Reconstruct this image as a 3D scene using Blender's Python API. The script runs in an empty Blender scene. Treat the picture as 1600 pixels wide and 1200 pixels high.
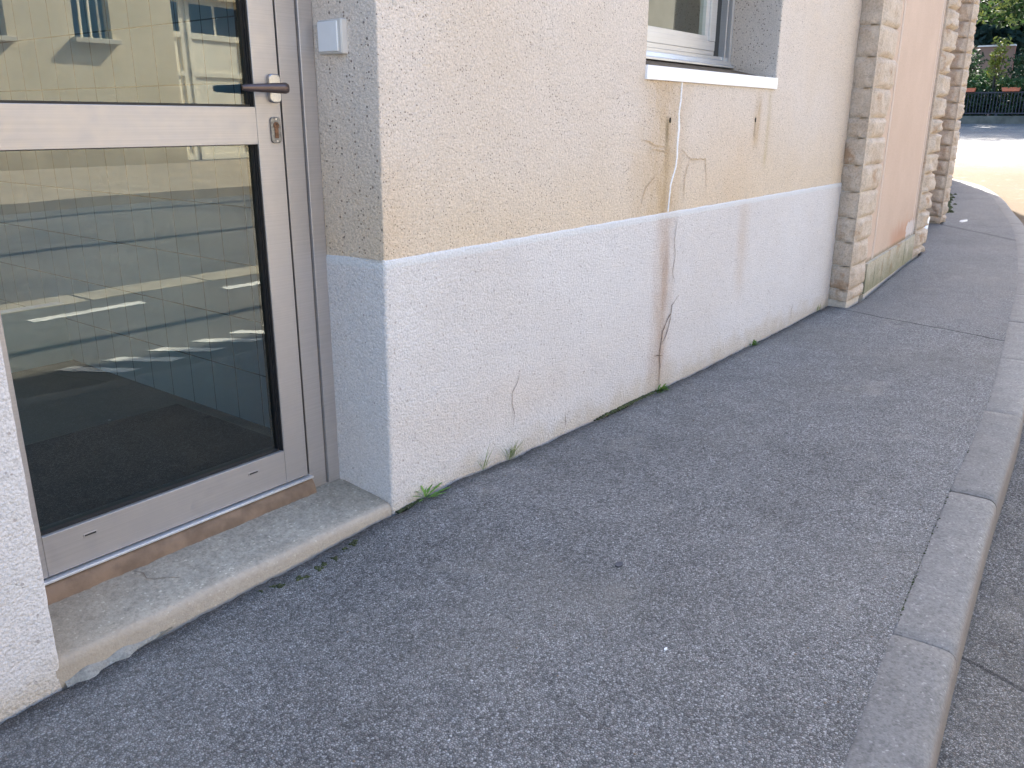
import bpy, bmesh, math, random
from mathutils import Vector, Matrix, noise
random.seed(7)
SC = bpy.context.scene
C = SC.collection

# ------------------------------------------------------------------ camera
cam = bpy.data.objects.new('camera', bpy.data.cameras.new('camera'))
C.objects.link(cam)
right = Vector((0.61257478, -0.79040529, 0.00340748))
down = Vector((-0.23472492, -0.18602814, -0.95409525))
fwd = Vector((0.75475582, 0.58365487, -0.29948397))
m = Matrix.Identity(4)
for i, v in enumerate((right, -down, -fwd)):
    for j in range(3):
        m[j][i] = v[j]
m.translation = Vector((0, 0, 1.18))
cam.matrix_world = m
cam.data.sensor_width = 36
cam.data.lens = 29.663
cam.data.clip_start = 0.02
cam.data.clip_end = 3000
SC.camera = cam

# ------------------------------------------------------------------ light
SUN = Vector((0.70, 0.26, 0.64)).normalized()
w = bpy.data.worlds.new('World')
SC.world = w
w.use_nodes = True
nt = w.node_tree
sky = nt.nodes.new('ShaderNodeTexSky')
sky.sky_type = 'NISHITA'
sky.sun_disc = False
sky.sun_elevation = math.asin(SUN.z)
sky.sun_rotation = math.atan2(SUN.x, SUN.y)
sky.dust_density = 2.5
sky.ozone_density = 1.0
hsv = nt.nodes.new('ShaderNodeHueSaturation')
hsv.inputs['Saturation'].default_value = 1.18
nt.links.new(sky.outputs[0], hsv.inputs['Color'])
nt.links.new(hsv.outputs[0], nt.nodes['Background'].inputs[0])
nt.nodes['Background'].inputs[1].default_value = 0.15
sl = bpy.data.lights.new('sun', 'SUN')
sl.energy = 5.0
sl.angle = math.radians(0.53)
sl.color = (1.0, 0.95, 0.88)
so = bpy.data.objects.new('sun', sl)
so.rotation_euler = SUN.to_track_quat('Z', 'Y').to_euler()
so.location = (0, 0, 20)
C.objects.link(so)
SC.view_settings.view_transform = 'Standard'
SC.view_settings.look = 'None'
SC.view_settings.gamma = 1.0
SC.view_settings.exposure = 2.28
SC.cycles.max_bounces = 10
SC.cycles.transparent_max_bounces = 12
SC.cycles.caustics_reflective = False
SC.cycles.caustics_refractive = False

# ------------------------------------------------------------------ material helper
class Mat:
    def __init__(s, name, rough=0.8, metal=0.0, spec=0.4):
        s.m = bpy.data.materials.new(name)
        s.m.use_nodes = True
        s.nt = s.m.node_tree
        s.b = s.nt.nodes['Principled BSDF']
        s.b.inputs['Roughness'].default_value = rough
        s.b.inputs['Metallic'].default_value = metal
        s.b.inputs['Specular IOR Level'].default_value = spec
        g = s.nt.nodes.new('ShaderNodeNewGeometry')
        s.pos = g.outputs['Position']
        s.geo = g
        sp = s.nt.nodes.new('ShaderNodeSeparateXYZ')
        s.nt.links.new(s.pos, sp.inputs[0])
        s.x, s.y, s.z = sp.outputs
    def set(s, sock, v):
        if isinstance(v, (int, float)):
            sock.default_value = v
        elif isinstance(v, (tuple, list)):
            sock.default_value = tuple(v) + (1.0,) if len(v) == 3 and len(sock.default_value) == 4 else v
        else:
            s.nt.links.new(v, sock)
    def n(s, t, **kw):
        nd = s.nt.nodes.new(t)
        for k, v in kw.items():
            setattr(nd, k, v)
        return nd
    def math(s, op, a, b=0.0, c=None, clamp=False):
        nd = s.n('ShaderNodeMath', operation=op, use_clamp=clamp)
        s.set(nd.inputs[0], a); s.set(nd.inputs[1], b)
        if c is not None: s.set(nd.inputs[2], c)
        return nd.outputs[0]
    def scaled(s, sx, sy, sz, vec=None):
        nd = s.n('ShaderNodeMapping')
        s.set(nd.inputs['Vector'], vec or s.pos)
        nd.inputs['Scale'].default_value = (sx, sy, sz)
        return nd.outputs[0]
    def noise(s, scale, detail=3.0, rough=0.55, vec=None):
        nd = s.n('ShaderNodeTexNoise')
        s.set(nd.inputs['Vector'], vec or s.pos)
        nd.inputs['Scale'].default_value = scale
        nd.inputs['Detail'].default_value = detail
        nd.inputs['Roughness'].default_value = rough
        return nd.outputs['Fac']
    def vor(s, scale, feature='F1', vec=None, rnd=1.0):
        nd = s.n('ShaderNodeTexVoronoi', feature=feature)
        s.set(nd.inputs['Vector'], vec or s.pos)
        nd.inputs['Scale'].default_value = scale
        nd.inputs['Randomness'].default_value = rnd
        return nd
    def ramp(s, fac, stops, interp='LINEAR'):
        nd = s.n('ShaderNodeValToRGB')
        cr = nd.color_ramp
        cr.interpolation = interp
        while len(cr.elements) < len(stops): cr.elements.new(0.5)
        for e, (p, c) in zip(cr.elements, stops):
            e.position = p
            e.color = (c, c, c, 1) if isinstance(c, (int, float)) else tuple(c) + (1,)
        s.set(nd.inputs[0], fac)
        return nd.outputs[0]
    def step(s, v, a, b):
        nd = s.n('ShaderNodeMapRange', interpolation_type='SMOOTHSTEP')
        s.set(nd.inputs[0], v)
        nd.inputs[1].default_value = a; nd.inputs[2].default_value = b
        return nd.outputs[0]
    def mix(s, f, a, b, mode='MIX'):
        nd = s.n('ShaderNodeMix', data_type='RGBA', blend_type=mode)
        s.set(nd.inputs[0], f); s.set(nd.inputs[6], a); s.set(nd.inputs[7], b)
        return nd.outputs[2]
    def band(s, v, c, w):      # smooth bump of half width w around c
        d = s.math('ABSOLUTE', s.math('SUBTRACT', v, c))
        return s.step(d, w, 0.0) if False else s.math('SUBTRACT', 1.0, s.step(d, 0.0, w))
    def rnd(s, col):           # one channel of a voronoi colour
        sp = s.n('ShaderNodeSeparateColor')
        s.set(sp.inputs[0], col)
        return sp.outputs
    def color(s, c):
        s.set(s.b.inputs['Base Color'], c); return s
    def bump(s, h, dist, strength=1.0, prev=None):
        nd = s.n('ShaderNodeBump')
        nd.inputs['Strength'].default_value = strength
        nd.inputs['Distance'].default_value = dist
        s.set(nd.inputs['Height'], h)
        if prev is not None: s.set(nd.inputs['Normal'], prev)
        s.nt.links.new(nd.outputs[0], s.b.inputs['Normal'])
        return nd.outputs[0]

def stucco(name, base, base2, pit, pitamt, stains, cap=False):
    M = Mat(name, 0.92, spec=0.2)
    big = M.noise(1.3, 4)
    col = M.mix(M.step(big, 0.35, 0.68), base, base2)
    med = M.noise(9, 5, 0.7)
    col = M.mix(M.math('MULTIPLY', M.step(med, 0.45, 0.8), 0.22), col, tuple(c * 0.82 for c in base2))
    for st in stains: col = st(M, col)
    # grain: small crumbs of render, some lighter, some darker
    v = M.vor(230)
    r = M.rnd(v.outputs['Color'])
    g1 = M.ramp(r[0], [(0.0, 0.90), (0.5, 1.0), (1.0, 1.06)])
    col = M.mix(1.0, col, g1, 'MULTIPLY')
    v1 = M.vor(120)
    fine = M.ramp(M.noise(170, 2, 0.6), [(0.32, 0.8), (0.5, 1.0), (0.75, 1.06)])
    col = M.mix(1.0, col, fine, 'MULTIPLY')
    # pits, sparse
    v2 = M.vor(105)
    r2 = M.rnd(v2.outputs['Color'])
    pits = M.math('MULTIPLY', M.math('LESS_THAN', v2.outputs['Distance'], M.math('MULTIPLY', r2[1], 0.42)),
                  M.math('GREATER_THAN', r2[0], 1.0 - pitamt))
    v3 = M.vor(42)
    r3 = M.rnd(v3.outputs['Color'])
    pits2 = M.math('MULTIPLY', M.math('LESS_THAN', M.math('ADD', v3.outputs['Distance'], M.math('MULTIPLY', M.math('SUBTRACT', M.noise(260, 2), 0.5), 0.35)), M.math('MULTIPLY', r3[1], 0.13)),
                   M.math('GREATER_THAN', r3[0], 1.0 - pitamt * 0.38))
    p = M.math('MAXIMUM', pits, pits2)
    col = M.mix(M.math('MULTIPLY', p, 0.72), col, pit)
    if cap:
        zz = M.math('ADD', M.z, M.math('MULTIPLY', M.math('SUBTRACT', M.noise(14), 0.5), 0.012))
        col = M.mix(M.math('MULTIPLY', M.step(zz, 0.762, 0.766), 0.55), col, (0.60, 0.62, 0.63))
    M.color(col)
    h = M.math('ADD', M.math('MULTIPLY', v.outputs['Distance'], -0.5), M.math('MULTIPLY', v1.outputs['Distance'], -0.8))
    h = M.math('ADD', h, M.math('MULTIPLY', M.noise(60, 3), 1.0))
    h = M.math('SUBTRACT', h, M.math('MULTIPLY', p, 1.2))
    M.bump(h, 0.0028, 0.9)
    return M.m

def st_band(cx, wx, z0, z1, col, amt, ns=14.0, fade=0.1):
    def f(M, c):
        jx = M.math('ADD', M.x, M.math('MULTIPLY', M.math('SUBTRACT', M.noise(3.5, 3, vec=M.scaled(1, 1, 0.8)), 0.5), wx * 0.9))
        k = M.band(jx, cx, wx)
        k = M.math('MULTIPLY', k, M.step(M.z, z0 - fade, z0 + fade))
        k = M.math('MULTIPLY', k, M.math('SUBTRACT', 1.0, M.step(M.z, z1 - fade, z1 + fade)))
        k = M.math('MULTIPLY', k, M.ramp(M.noise(ns, 4, 0.65, vec=M.scaled(1, 1, 0.35)), [(0.3, 0.35), (0.7, 1.0)]))
        return M.mix(M.math('MULTIPLY', k, amt), c, col)
    return f
def st_low(z1, z0, col, amt, ns=6.0):     # dirt that rises from z0 upward to z1
    def f(M, c):
        k = M.math('SUBTRACT', 1.0, M.step(M.math('ADD', M.z, M.math('MULTIPLY', M.math('SUBTRACT', M.noise(ns, 4), 0.5), 0.25)), z0, z1))
        return M.mix(M.math('MULTIPLY', k, amt), c, col)
    return f

TAN = (0.50, 0.34, 0.17)
m_upper = stucco('beige_render', (0.62, 0.535, 0.455), (0.64, 0.57, 0.51), (0.12, 0.09, 0.07), 0.34, [
    st_low(1.25, 0.72, (0.63, 0.50, 0.34), 0.5),
    st_band(3.34, 0.30, 0.6, 1.34, (0.47, 0.33, 0.18), 0.8, 18, 0.03),
    st_band(3.38, 0.05, 0.6, 1.19, (0.34, 0.24, 0.12), 0.6, 30, 0.02),
    st_band(3.37, 0.02, 1.08, 1.18, (0.10, 0.08, 0.04), 0.8, 40, 0.03),
    st_band(4.33, 0.07, 1.05, 1.30, (0.40, 0.27, 0.13), 0.62, 30, 0.05),
    st_band(4.312, 0.016, 1.09, 1.19, (0.10, 0.08, 0.05), 0.75, 40, 0.02),
    st_band(4.48, 0.05, 0.95, 1.34, (0.42, 0.33, 0.17), 0.55, 30, 0.06),
    st_band(4.05, 0.6, 0.6, 1.15, (0.62, 0.45, 0.29), 0.35, 8, 0.2),
    st_band(1.66, 0.35, 0.6, 1.05, (0.56, 0.40, 0.25), 0.35, 8, 0.2)])
m_plinth = stucco('white_plinth_render', (0.61, 0.580, 0.570), (0.64, 0.620, 0.620), (0.36, 0.32, 0.30), 0.08, [
    st_band(3.40, 0.15, -0.1, 0.80, (0.40, 0.28, 0.20), 0.75, 14, 0.02),
    st_band(3.42, 0.045, -0.1, 0.62, (0.30, 0.20, 0.14), 0.42, 24, 0.1),
    st_band(4.27, 0.11, 0.3, 0.80, (0.52, 0.40, 0.30), 0.42, 12, 0.12),
    st_band(2.2, 1.0, 0.13, 0.30, (0.60, 0.47, 0.36), 0.30, 4, 0.08),
    st_low(0.10, -0.05, (0.46, 0.39, 0.30), 0.6, 9)], cap=True)

def plain(name, col, rough=0.7, metal=0.0, var=0.12, ns=20, spec=0.4, bumpd=0.0, vec=None):
    M = Mat(name, rough, metal, spec)
    k = M.noise(ns, 4, 0.6)
    M.color(M.mix(M.step(k, 0.3, 0.7), tuple(c * (1 - var) for c in col), tuple(min(1, c * (1 + var)) for c in col)))
    if bumpd: M.bump(M.noise(ns * 2.5, 4, 0.6), bumpd, 0.7)
    return M.m

def asphalt(name, base, tint, big=1.0, tan=False, near=True):
    M = Mat(name, 0.95 if tan else 0.85, spec=0.08 if tan else 0.35)
    wp = M.n('ShaderNodeMix', data_type='VECTOR')
    v = M.vor(165)
    r = M.rnd(v.outputs['Color'])
    e = M.vor(165, 'DISTANCE_TO_EDGE')
    st = M.ramp(r[0], [(0.0, tuple(c * 0.42 for c in base)), (0.35, tuple(c * 0.85 for c in base)), (0.7, tuple(c * 1.12 for c in base)),
                       (0.95, tuple(c * 1.35 for c in base)), (0.992, tuple(c * 1.5 for c in base)), (1.0, (0.5, 0.5, 0.5))])
    st = M.mix(M.math('MULTIPLY', M.math('GREATER_THAN', r[1], 0.86), 0.40), st, tint)
    gap = M.math('SUBTRACT', 1.0, M.step(e.outputs['Distance'], 0.0, 0.22))
    col = M.mix(M.math('MULTIPLY', gap, 0.72), st, tuple(c * 0.22 for c in base))
    hol = M.step(M.noise(120, 3, 0.65), 0.53, 0.64)
    col = M.mix(M.math('MULTIPLY', hol, 0.62), col, tuple(c * 0.25 for c in base))
    b1 = M.ramp(M.noise(1.6 * big, 5, 0.6), [(0.3, 0.80), (0.5, 1.0), (0.72, 1.16)])
    col = M.mix(1.0, col, b1, 'MULTIPLY')
    b2 = M.ramp(M.noise(11 * big, 4, 0.6), [(0.3, 0.86), (0.5, 1.0), (0.7, 1.08)])
    col = M.mix(1.0, col, b2, 'MULTIPLY')
    lf = M.step(M.noise(0.7, 3), 0.45, 0.7)
    col = M.mix(M.math('MULTIPLY', lf, 0.25), col, tuple(c * k for c, k in zip(base, (1.10, 1.02, 0.88))))
    if tan:
        k = M.math('MULTIPLY', M.step(M.x, 11.5, 14), M.math('SUBTRACT', 1.0, M.step(M.math('ADD', M.x, M.math('MULTIPLY', M.noise(0.4, 3), 5.0)), 25, 31)))
        col = M.mix(M.math('MULTIPLY', k, 0.9), col, (0.155, 0.115, 0.075))
    # trodden-in darker stains, small scars and paler worn places
    q = M.step(M.noise(3.2, 5, 0.7), 0.56, 0.66)
    col = M.mix(M.math('MULTIPLY', q, 0.30), col, tuple(c * 0.45 for c in base))
    q = M.step(M.noise(2.1, 5, 0.65, vec=M.scaled(1, 1.6, 1)), 0.57, 0.72)
    col = M.mix(M.math('MULTIPLY', q, 0.28), col, tuple(c * k for c, k in zip(base, (1.30, 1.22, 1.08))))
    q = M.step(M.noise(26, 3, 0.6), 0.66, 0.72)
    col = M.mix(M.math('MULTIPLY', q, 0.5), col, tuple(c * 0.3 for c in base))
    M.col_last = col
    M.color(col)
    h = M.math('ADD', M.math('MULTIPLY', M.step(e.outputs['Distance'], 0.0, 0.3), M.math('ADD', 0.5, M.math('MULTIPLY', r[2], 0.6))),
               M.math('MULTIPLY', hol, -0.8))
    M.bump(h, 0.0030, 0.85)
    return M

PB = (0.270, 0.270, 0.268)
Mp = asphalt('pavement_asphalt', PB, (0.25, 0.215, 0.21))
# the joint between two pours of asphalt, and a darker repair further along
def linek(M, x0, y0, x1, y1, wd):
    L = math.hypot(x1 - x0, y1 - y0); nx, ny = -(y1 - y0) / L, (x1 - x0) / L
    d = M.math('ADD', M.math('MULTIPLY', M.math('SUBTRACT', M.x, x0), nx), M.math('MULTIPLY', M.math('SUBTRACT', M.y, y0), ny))
    d = M.math('ADD', d, M.math('MULTIPLY', M.math('SUBTRACT', M.noise(7, 3), 0.5), 0.03))
    return M.math('SUBTRACT', 1.0, M.step(M.math('ABSOLUTE', d), wd * 0.4, wd))
cP = Mp.col_last
for (a, b, c_, d_, wd, am) in [(5.74, 1.61, 5.33, 0.62, 0.012, 0.85), (11.2, 2.2, 10.2, 1.3, 0.05, 0.6)]:
    cP = Mp.mix(Mp.math('MULTIPLY', linek(Mp, a, b, c_, d_, wd), am), cP, (0.02, 0.02, 0.022))
far = Mp.step(Mp.x, 5.6, 5.75)
cP = Mp.mix(Mp.math('MULTIPLY', far, 0.30), cP, (0.185, 0.182, 0.18))
# tar and dirt along the foot of the wall
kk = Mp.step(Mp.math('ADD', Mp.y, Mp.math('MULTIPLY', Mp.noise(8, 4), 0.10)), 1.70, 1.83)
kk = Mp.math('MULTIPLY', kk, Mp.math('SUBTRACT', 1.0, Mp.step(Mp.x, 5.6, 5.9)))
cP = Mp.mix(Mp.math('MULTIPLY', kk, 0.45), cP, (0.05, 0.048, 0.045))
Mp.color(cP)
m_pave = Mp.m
Mr = asphalt('road_asphalt', (0.25, 0.245, 0.235), (0.26, 0.22, 0.19), 0.6, tan=True)
cR = Mr.mix(Mr.math('MULTIPLY', linek(Mr, 2.167, 0.193, 2.105, 0.0, 0.010), 0.6), Mr.col_last, (0.03, 0.03, 0.03))
cR = Mr.mix(Mr.math('MULTIPLY', Mr.math('GREATER_THAN', Mr.x, 3.0), 1.0), cR, Mr.col_last)
Mr.color(cR)
m_road = Mr.m

def concrete(name, base, warm, amt, streak=None):
    M = Mat(name, 0.85, spec=0.3)
    k = M.noise(5, 5, 0.65)
    col = M.mix(M.step(k, 0.35, 0.7), base, warm)
    v = M.vor(190)
    r = M.rnd(v.outputs['Color'])
    col = M.mix(1.0, col, M.ramp(r[0], [(0, 0.78), (0.3, 0.96), (0.8, 1.04), (0.97, 1.12), (1.0, 1.6)]), 'MULTIPLY')
    col = M.mix(1.0, col, M.ramp(M.noise(70, 3, 0.6), [(0.35, 0.8), (0.55, 1.0), (0.7, 1.06)]), 'MULTIPLY')
    col = M.mix(1.0, col, M.ramp(M.noise(14, 3, 0.6), [(0.3, 0.86), (0.5, 1.0), (0.7, 1.07)]), 'MULTIPLY')
    oi = M.n('ShaderNodeObjectInfo')
    col = M.mix(1.0, col, M.ramp(oi.outputs['Random'], [(0, 0.90), (1, 1.08)]), 'MULTIPLY')
    col = M.mix(M.math('MULTIPLY', M.step(M.noise(3.1, 5, 0.7), 0.54, 0.68), 0.35), col, tuple(c * 0.6 for c in base))
    col = M.mix(M.math('MULTIPLY', M.step(M.noise(34, 3, 0.6), 0.66, 0.71), 0.5), col, tuple(c * 0.4 for c in base))
    if streak: col = streak(M, col)
    M.color(col)
    M.bump(M.math('ADD', M.noise(120, 3, 0.6), M.math('MULTIPLY', v.outputs['Distance'], -0.4)), 0.0018, 0.8)
    return M.m
def kerb_face(M, col):
    # the vertical face is browner with tyre dirt
    sp = M.n('ShaderNodeSeparateXYZ'); M.set(sp.inputs[0], M.geo.outputs['Normal'])
    f = M.math('SUBTRACT', 1.0, M.step(sp.outputs[2], 0.3, 0.8))
    return M.mix(M.math('MULTIPLY', f, 0.6), col, (0.20, 0.165, 0.14))
m_kerb = concrete('kerb_concrete', (0.195, 0.190, 0.182), (0.215, 0.206, 0.192), 0.5, kerb_face)
def step_wear(M, col):
    e = M.math('ADD', M.y, M.math('MULTIPLY', M.math('SUBTRACT', M.noise(30, 3), 0.5), 0.012))
    k = M.math('SUBTRACT', 1.0, M.step(e, 1.776, 1.800))
    col = M.mix(M.math('MULTIPLY', k, 0.6), col, (0.42, 0.36, 0.30))
    left = M.math('SUBTRACT', 1.0, M.step(M.math('ADD', M.x, M.math('MULTIPLY', M.noise(6, 3), 0.2)), 0.75, 1.15))
    return M.mix(M.math('MULTIPLY', left, 0.4), col, (0.30, 0.24, 0.17))
m_step = concrete('doorstep_concrete', (0.37, 0.335, 0.275), (0.40, 0.36, 0.295), 0.5, step_wear)
m_brown = plain('brown_mortar', (0.20, 0.14, 0.10), 0.9, var=0.22, ns=16, bumpd=0.002)
m_mortar_pale = plain('pale_mortar', (0.42, 0.36, 0.30), 0.9, var=0.15, ns=30, bumpd=0.001)
m_patch = concrete('smeared_cement', (0.30, 0.295, 0.27), (0.24, 0.23, 0.20), 0.5)
m_tar = plain('black_tar', (0.018, 0.018, 0.02), 0.7, var=0.4, ns=60, bumpd=0.002)
m_dirt = plain('dark_dirt', (0.03, 0.026, 0.02), 0.95, var=0.4, ns=60, bumpd=0.003)
m_crack = plain('crack_shade', (0.18, 0.135, 0.105), 0.95, var=0.3, ns=90)
m_crackt = plain('brown_hairline', (0.47, 0.355, 0.235), 0.95, var=0.3, ns=90)
m_filler = plain('white_filler', (0.80, 0.80, 0.82), 0.8, var=0.06, ns=120, bumpd=0.002)

def brushed(name, col, rough, var=0.05):
    M = Mat(name, rough, 0.55, 0.5)
    k = M.noise(1.0, 3, 0.5, vec=M.scaled(2, 2, 300))
    d = M.noise(5, 4, 0.6)
    c = M.mix(M.step(k, 0.3, 0.7), tuple(x * (1 - var) for x in col), tuple(min(1, x * (1 + var)) for x in col))
    c = M.mix(M.math('MULTIPLY', M.step(d, 0.5, 0.8), 0.15), c, tuple(x * 0.75 for x in col))
    M.color(c)
    M.set(M.b.inputs['Roughness'], M.ramp(M.noise(40, 3), [(0.3, rough * 0.85), (0.7, min(1, rough * 1.2))]))
    return M.m
m_alu = brushed('bronze_anodised_aluminium', (0.44, 0.42, 0.42), 0.42)
m_alug = brushed('grey_anodised_aluminium', (0.60, 0.61, 0.63), 0.36)
m_strip = plain('bright_aluminium_strip', (0.74, 0.76, 0.80), 0.35, 0.6, 0.03, 8)
m_chrome = plain('dull_chrome', (0.36, 0.37, 0.40), 0.22, 1.0, 0.03)
m_lever = plain('dark_bronze_lever', (0.11, 0.085, 0.085), 0.28, 0.7, 0.08)
m_rust = plain('rusty_cylinder', (0.16, 0.085, 0.05), 0.6, 0.4, 0.4, 200)
m_plate = plain('weathered_zinc_plate', (0.22, 0.22, 0.22), 0.4, 0.7, 0.3, 120)
m_rubber = plain('black_rubber', (0.014, 0.015, 0.018), 0.45, 0, 0.2)
m_white = plain('white_plastic', (0.78, 0.80, 0.83), 0.35, 0, 0.02)
m_whitem = plain('white_lacquered_sill', (0.84, 0.84, 0.86), 0.4, 0, 0.02)
m_greyp = plain('pale_grey_plastic', (0.58, 0.57, 0.56), 0.4, 0, 0.04)
m_slope = plain('brown_sloped_render', (0.17, 0.12, 0.075), 0.9, var=0.4, ns=25, bumpd=0.002)
m_zinc = plain('galvanised_metal', (0.50, 0.50, 0.51), 0.4, 0.6, 0.15, 25)

def glass(name, tint, gain, base):
    m = bpy.data.materials.new(name); m.use_nodes = True
    nt = m.node_tree; nt.nodes.clear()
    out = nt.nodes.new('ShaderNodeOutputMaterial')
    mx = nt.nodes.new('ShaderNodeMixShader')
    tr = nt.nodes.new('ShaderNodeBsdfTransparent'); tr.inputs[0].default_value = tint + (1,)
    gl = nt.nodes.new('ShaderNodeBsdfGlossy'); gl.inputs['Roughness'].default_value = 0.0
    gl.inputs['Color'].default_value = (0.95, 0.96, 0.83, 1)
    fr = nt.nodes.new('ShaderNodeFresnel'); fr.inputs[0].default_value = 1.5
    ma = nt.nodes.new('ShaderNodeMath'); ma.operation = 'MULTIPLY_ADD'; ma.use_clamp = True
    ma.inputs[1].default_value = gain; ma.inputs[2].default_value = base
    # very slight float-glass waviness
    tc = nt.nodes.new('ShaderNodeTexCoord'); nz = nt.nodes.new('ShaderNodeTexNoise'); nz.inputs['Scale'].default_value = 2.5
    nz.inputs['Detail'].default_value = 1.0
    bp = nt.nodes.new('ShaderNodeBump'); bp.inputs['Distance'].default_value = 0.0012; bp.inputs['Strength'].default_value = 0.35
    nt.links.new(tc.outputs['Object'], nz.inputs['Vector']); nt.links.new(nz.outputs['Fac'], bp.inputs['Height'])
    nt.links.new(bp.outputs[0], gl.inputs['Normal'])
    nt.links.new(fr.outputs[0], ma.inputs[0]); nt.links.new(ma.outputs[0], mx.inputs[0])
    nt.links.new(tr.outputs[0], mx.inputs[1]); nt.links.new(gl.outputs[0], mx.inputs[2]); nt.links.new(mx.outputs[0], out.inputs[0])
    return m
m_glass = glass('tinted_double_glazing', (0.58, 0.86, 0.95), 2.9, 0.012)
m_glass2 = glass('window_glazing', (0.5, 0.56, 0.56), 2.6, 0.02)

# ------------------------------------------------------------------ mesh helpers
def tag(o, label=None, cat=None, group=None, kind=None):
    if label: o['label'] = label
    if cat: o['category'] = cat
    if group: o['group'] = group
    if kind: o['kind'] = kind
    return o
def empty(name, loc=(0, 0, 0), label=None, cat=None, group=None):
    o = bpy.data.objects.new(name, None); C.objects.link(o); o.location = loc
    o.empty_display_size = 0.1
    return tag(o, label, cat, group)
class MB:
    def __init__(s): s.bm = bmesh.new()
    def box(s, x0, x1, y0, y1, z0, z1, bev=0.0, mi=0, seg=2):
        vs = [s.bm.verts.new((x, y, z)) for x in (x0, x1) for y in (y0, y1) for z in (z0, z1)]
        fs = [s.bm.faces.new([vs[i] for i in f]) for f in ((0, 1, 3, 2), (4, 6, 7, 5), (0, 4, 5, 1), (2, 3, 7, 6), (0, 2, 6, 4), (1, 5, 7, 3))]
        for f in fs: f.material_index = mi
        if bev:
            es = {e for f in fs for e in f.edges}
            r = bmesh.ops.bevel(s.bm, geom=list(es), offset=bev, segments=seg, affect='EDGES', profile=0.5)
            for f in r['faces']: f.material_index = mi; f.smooth = True
        return vs
    def grid(s, pts, mi=0, smooth=True, flip=False):       # pts[i][j]
        vv = [[s.bm.verts.new(p) for p in row] for row in pts]
        for i in range(len(vv) - 1):
            for j in range(len(vv[0]) - 1):
                q = [vv[i][j], vv[i + 1][j], vv[i + 1][j + 1], vv[i][j + 1]]
                if flip: q.reverse()
                try: f = s.bm.faces.new(q)
                except ValueError: continue
                f.material_index = mi; f.smooth = smooth
        return vv
    def poly(s, pts, mi=0):
        f = s.bm.faces.new([s.bm.verts.new(p) for p in pts]); f.material_index = mi; return f
    def tube(s, pts, rads, n=8, mi=0, cap=True):
        rings = []
        P = [Vector(p) for p in pts]
        for i, p in enumerate(P):
            t = (P[min(i + 1, len(P) - 1)] - P[max(i - 1, 0)]).normalized()
            a = t.orthogonal().normalized() if i == 0 else (a - t * a.dot(t)).normalized()
            b = t.cross(a)
            r = rads[i] if isinstance(rads, (list, tuple)) else rads
            rings.append([s.bm.verts.new(p + (a * math.cos(k * 2 * math.pi / n) + b * math.sin(k * 2 * math.pi / n)) * r) for k in range(n)])
        for i in range(len(rings) - 1):
            for k in range(n):
                f = s.bm.faces.new([rings[i][k], rings[i][(k + 1) % n], rings[i + 1][(k + 1) % n], rings[i + 1][k]])
                f.smooth = True; f.material_index = mi
        if cap:
            for r in (rings[0][::-1], rings[-1]):
                f = s.bm.faces.new(r); f.material_index = mi
    def prism(s, outline, axis, a0, a1, mi=0, bev=0.0):     # outline in the two other axes
        def mk(u, v, a): return {'x': (a, u, v), 'y': (u, a, v), 'z': (u, v, a)}[axis]
        A = [s.bm.verts.new(mk(u, v, a0)) for u, v in outline]; B = [s.bm.verts.new(mk(u, v, a1)) for u, v in outline]
        fs = [s.bm.faces.new(A), s.bm.faces.new(B[::-1])]
        n = len(A)
        for i in range(n): fs.append(s.bm.faces.new([A[i], B[i], B[(i + 1) % n], A[(i + 1) % n]]))
        for f in fs: f.material_index = mi
        bmesh.ops.recalc_face_normals(s.bm, faces=fs)
        if bev:
            r = bmesh.ops.bevel(s.bm, geom=list({e for f in fs for e in f.edges}), offset=bev, segments=2, affect='EDGES', profile=0.5)
            for f in r['faces']: f.material_index = mi
    def build(s, name, mats, parent=None, recalc=False):
        if recalc: bmesh.ops.recalc_face_normals(s.bm, faces=s.bm.faces[:])
        me = bpy.data.meshes.new(name); s.bm.to_mesh(me); s.bm.free()
        for mm in (mats if isinstance(mats, (list, tuple)) else [mats]): me.materials.append(mm)
        o = bpy.data.objects.new(name, me); C.objects.link(o)
        if parent is not None:
            o.parent = parent
            w0 = parent; off = Vector((0, 0, 0))
            while w0 is not None: off += w0.location; w0 = w0.parent
            for v in me.vertices: v.co -= off       # meshes are written in world metres
        return o

def nz(p, s=1.0): return noise.noise(Vector(p) * s)
def frange(a, b, st):
    n = max(1, int(round((b - a) / st))); return [a + (b - a) * i / n for i in range(n + 1)]
def sm(t): t = max(0.0, min(1.0, t)); return t * t * (3 - 2 * t)
def lerp_tab(tab, x):
    if x <= tab[0][0]: return tab[0][1]
    for (a, b), (c, d) in zip(tab, tab[1:]):
        if x <= c: return b + (d - b) * (x - a) / (c - a)
    return tab[-1][1]

YW = 1.776
FOOT = [(-3, -.06), (.3, -.045), (.65, -.034), (1.2, -.016), (1.67, 0), (1.95, .013), (2.3, -.010), (2.85, -.022), (3.4, -.030), (4.5, -.037), (5.9, -.03), (7.5, 0.0)]
def rise(x): return 0.05 * max(0.0, x - 20) if x < 46 else 1.3
def zroad(x, y):
    z = -0.135 + rise(x)
    if y < -2.5: z += 0.27 * sm((-2.5 - y) / 4.0)
    return z
WALL = [(-8, YW), (5.8, YW), (5.81, 1.64), (6.25, 1.645), (8.6, 1.82), (8.62, 2.55), (11.2, 2.6), (11.21, 2.2), (13.9, 2.71), (20.3, 3.95), (20.6, 4.1), (30, 12)]
KIN = [(-6, -.40), (-3, -.12), (0, .165), (1.434, .302), (1.956, .349), (2.805, .413), (3.945, .485), (5.21, .611), (7.47, .861), (8.9, 1.06), (10.5, 1.31), (12.1, 1.60), (13.3, 1.86), (15.3, 2.28), (17.36, 2.80), (19, 3.35), (20.6, 4.3), (21.6, 5.8), (22, 9)]
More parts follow.
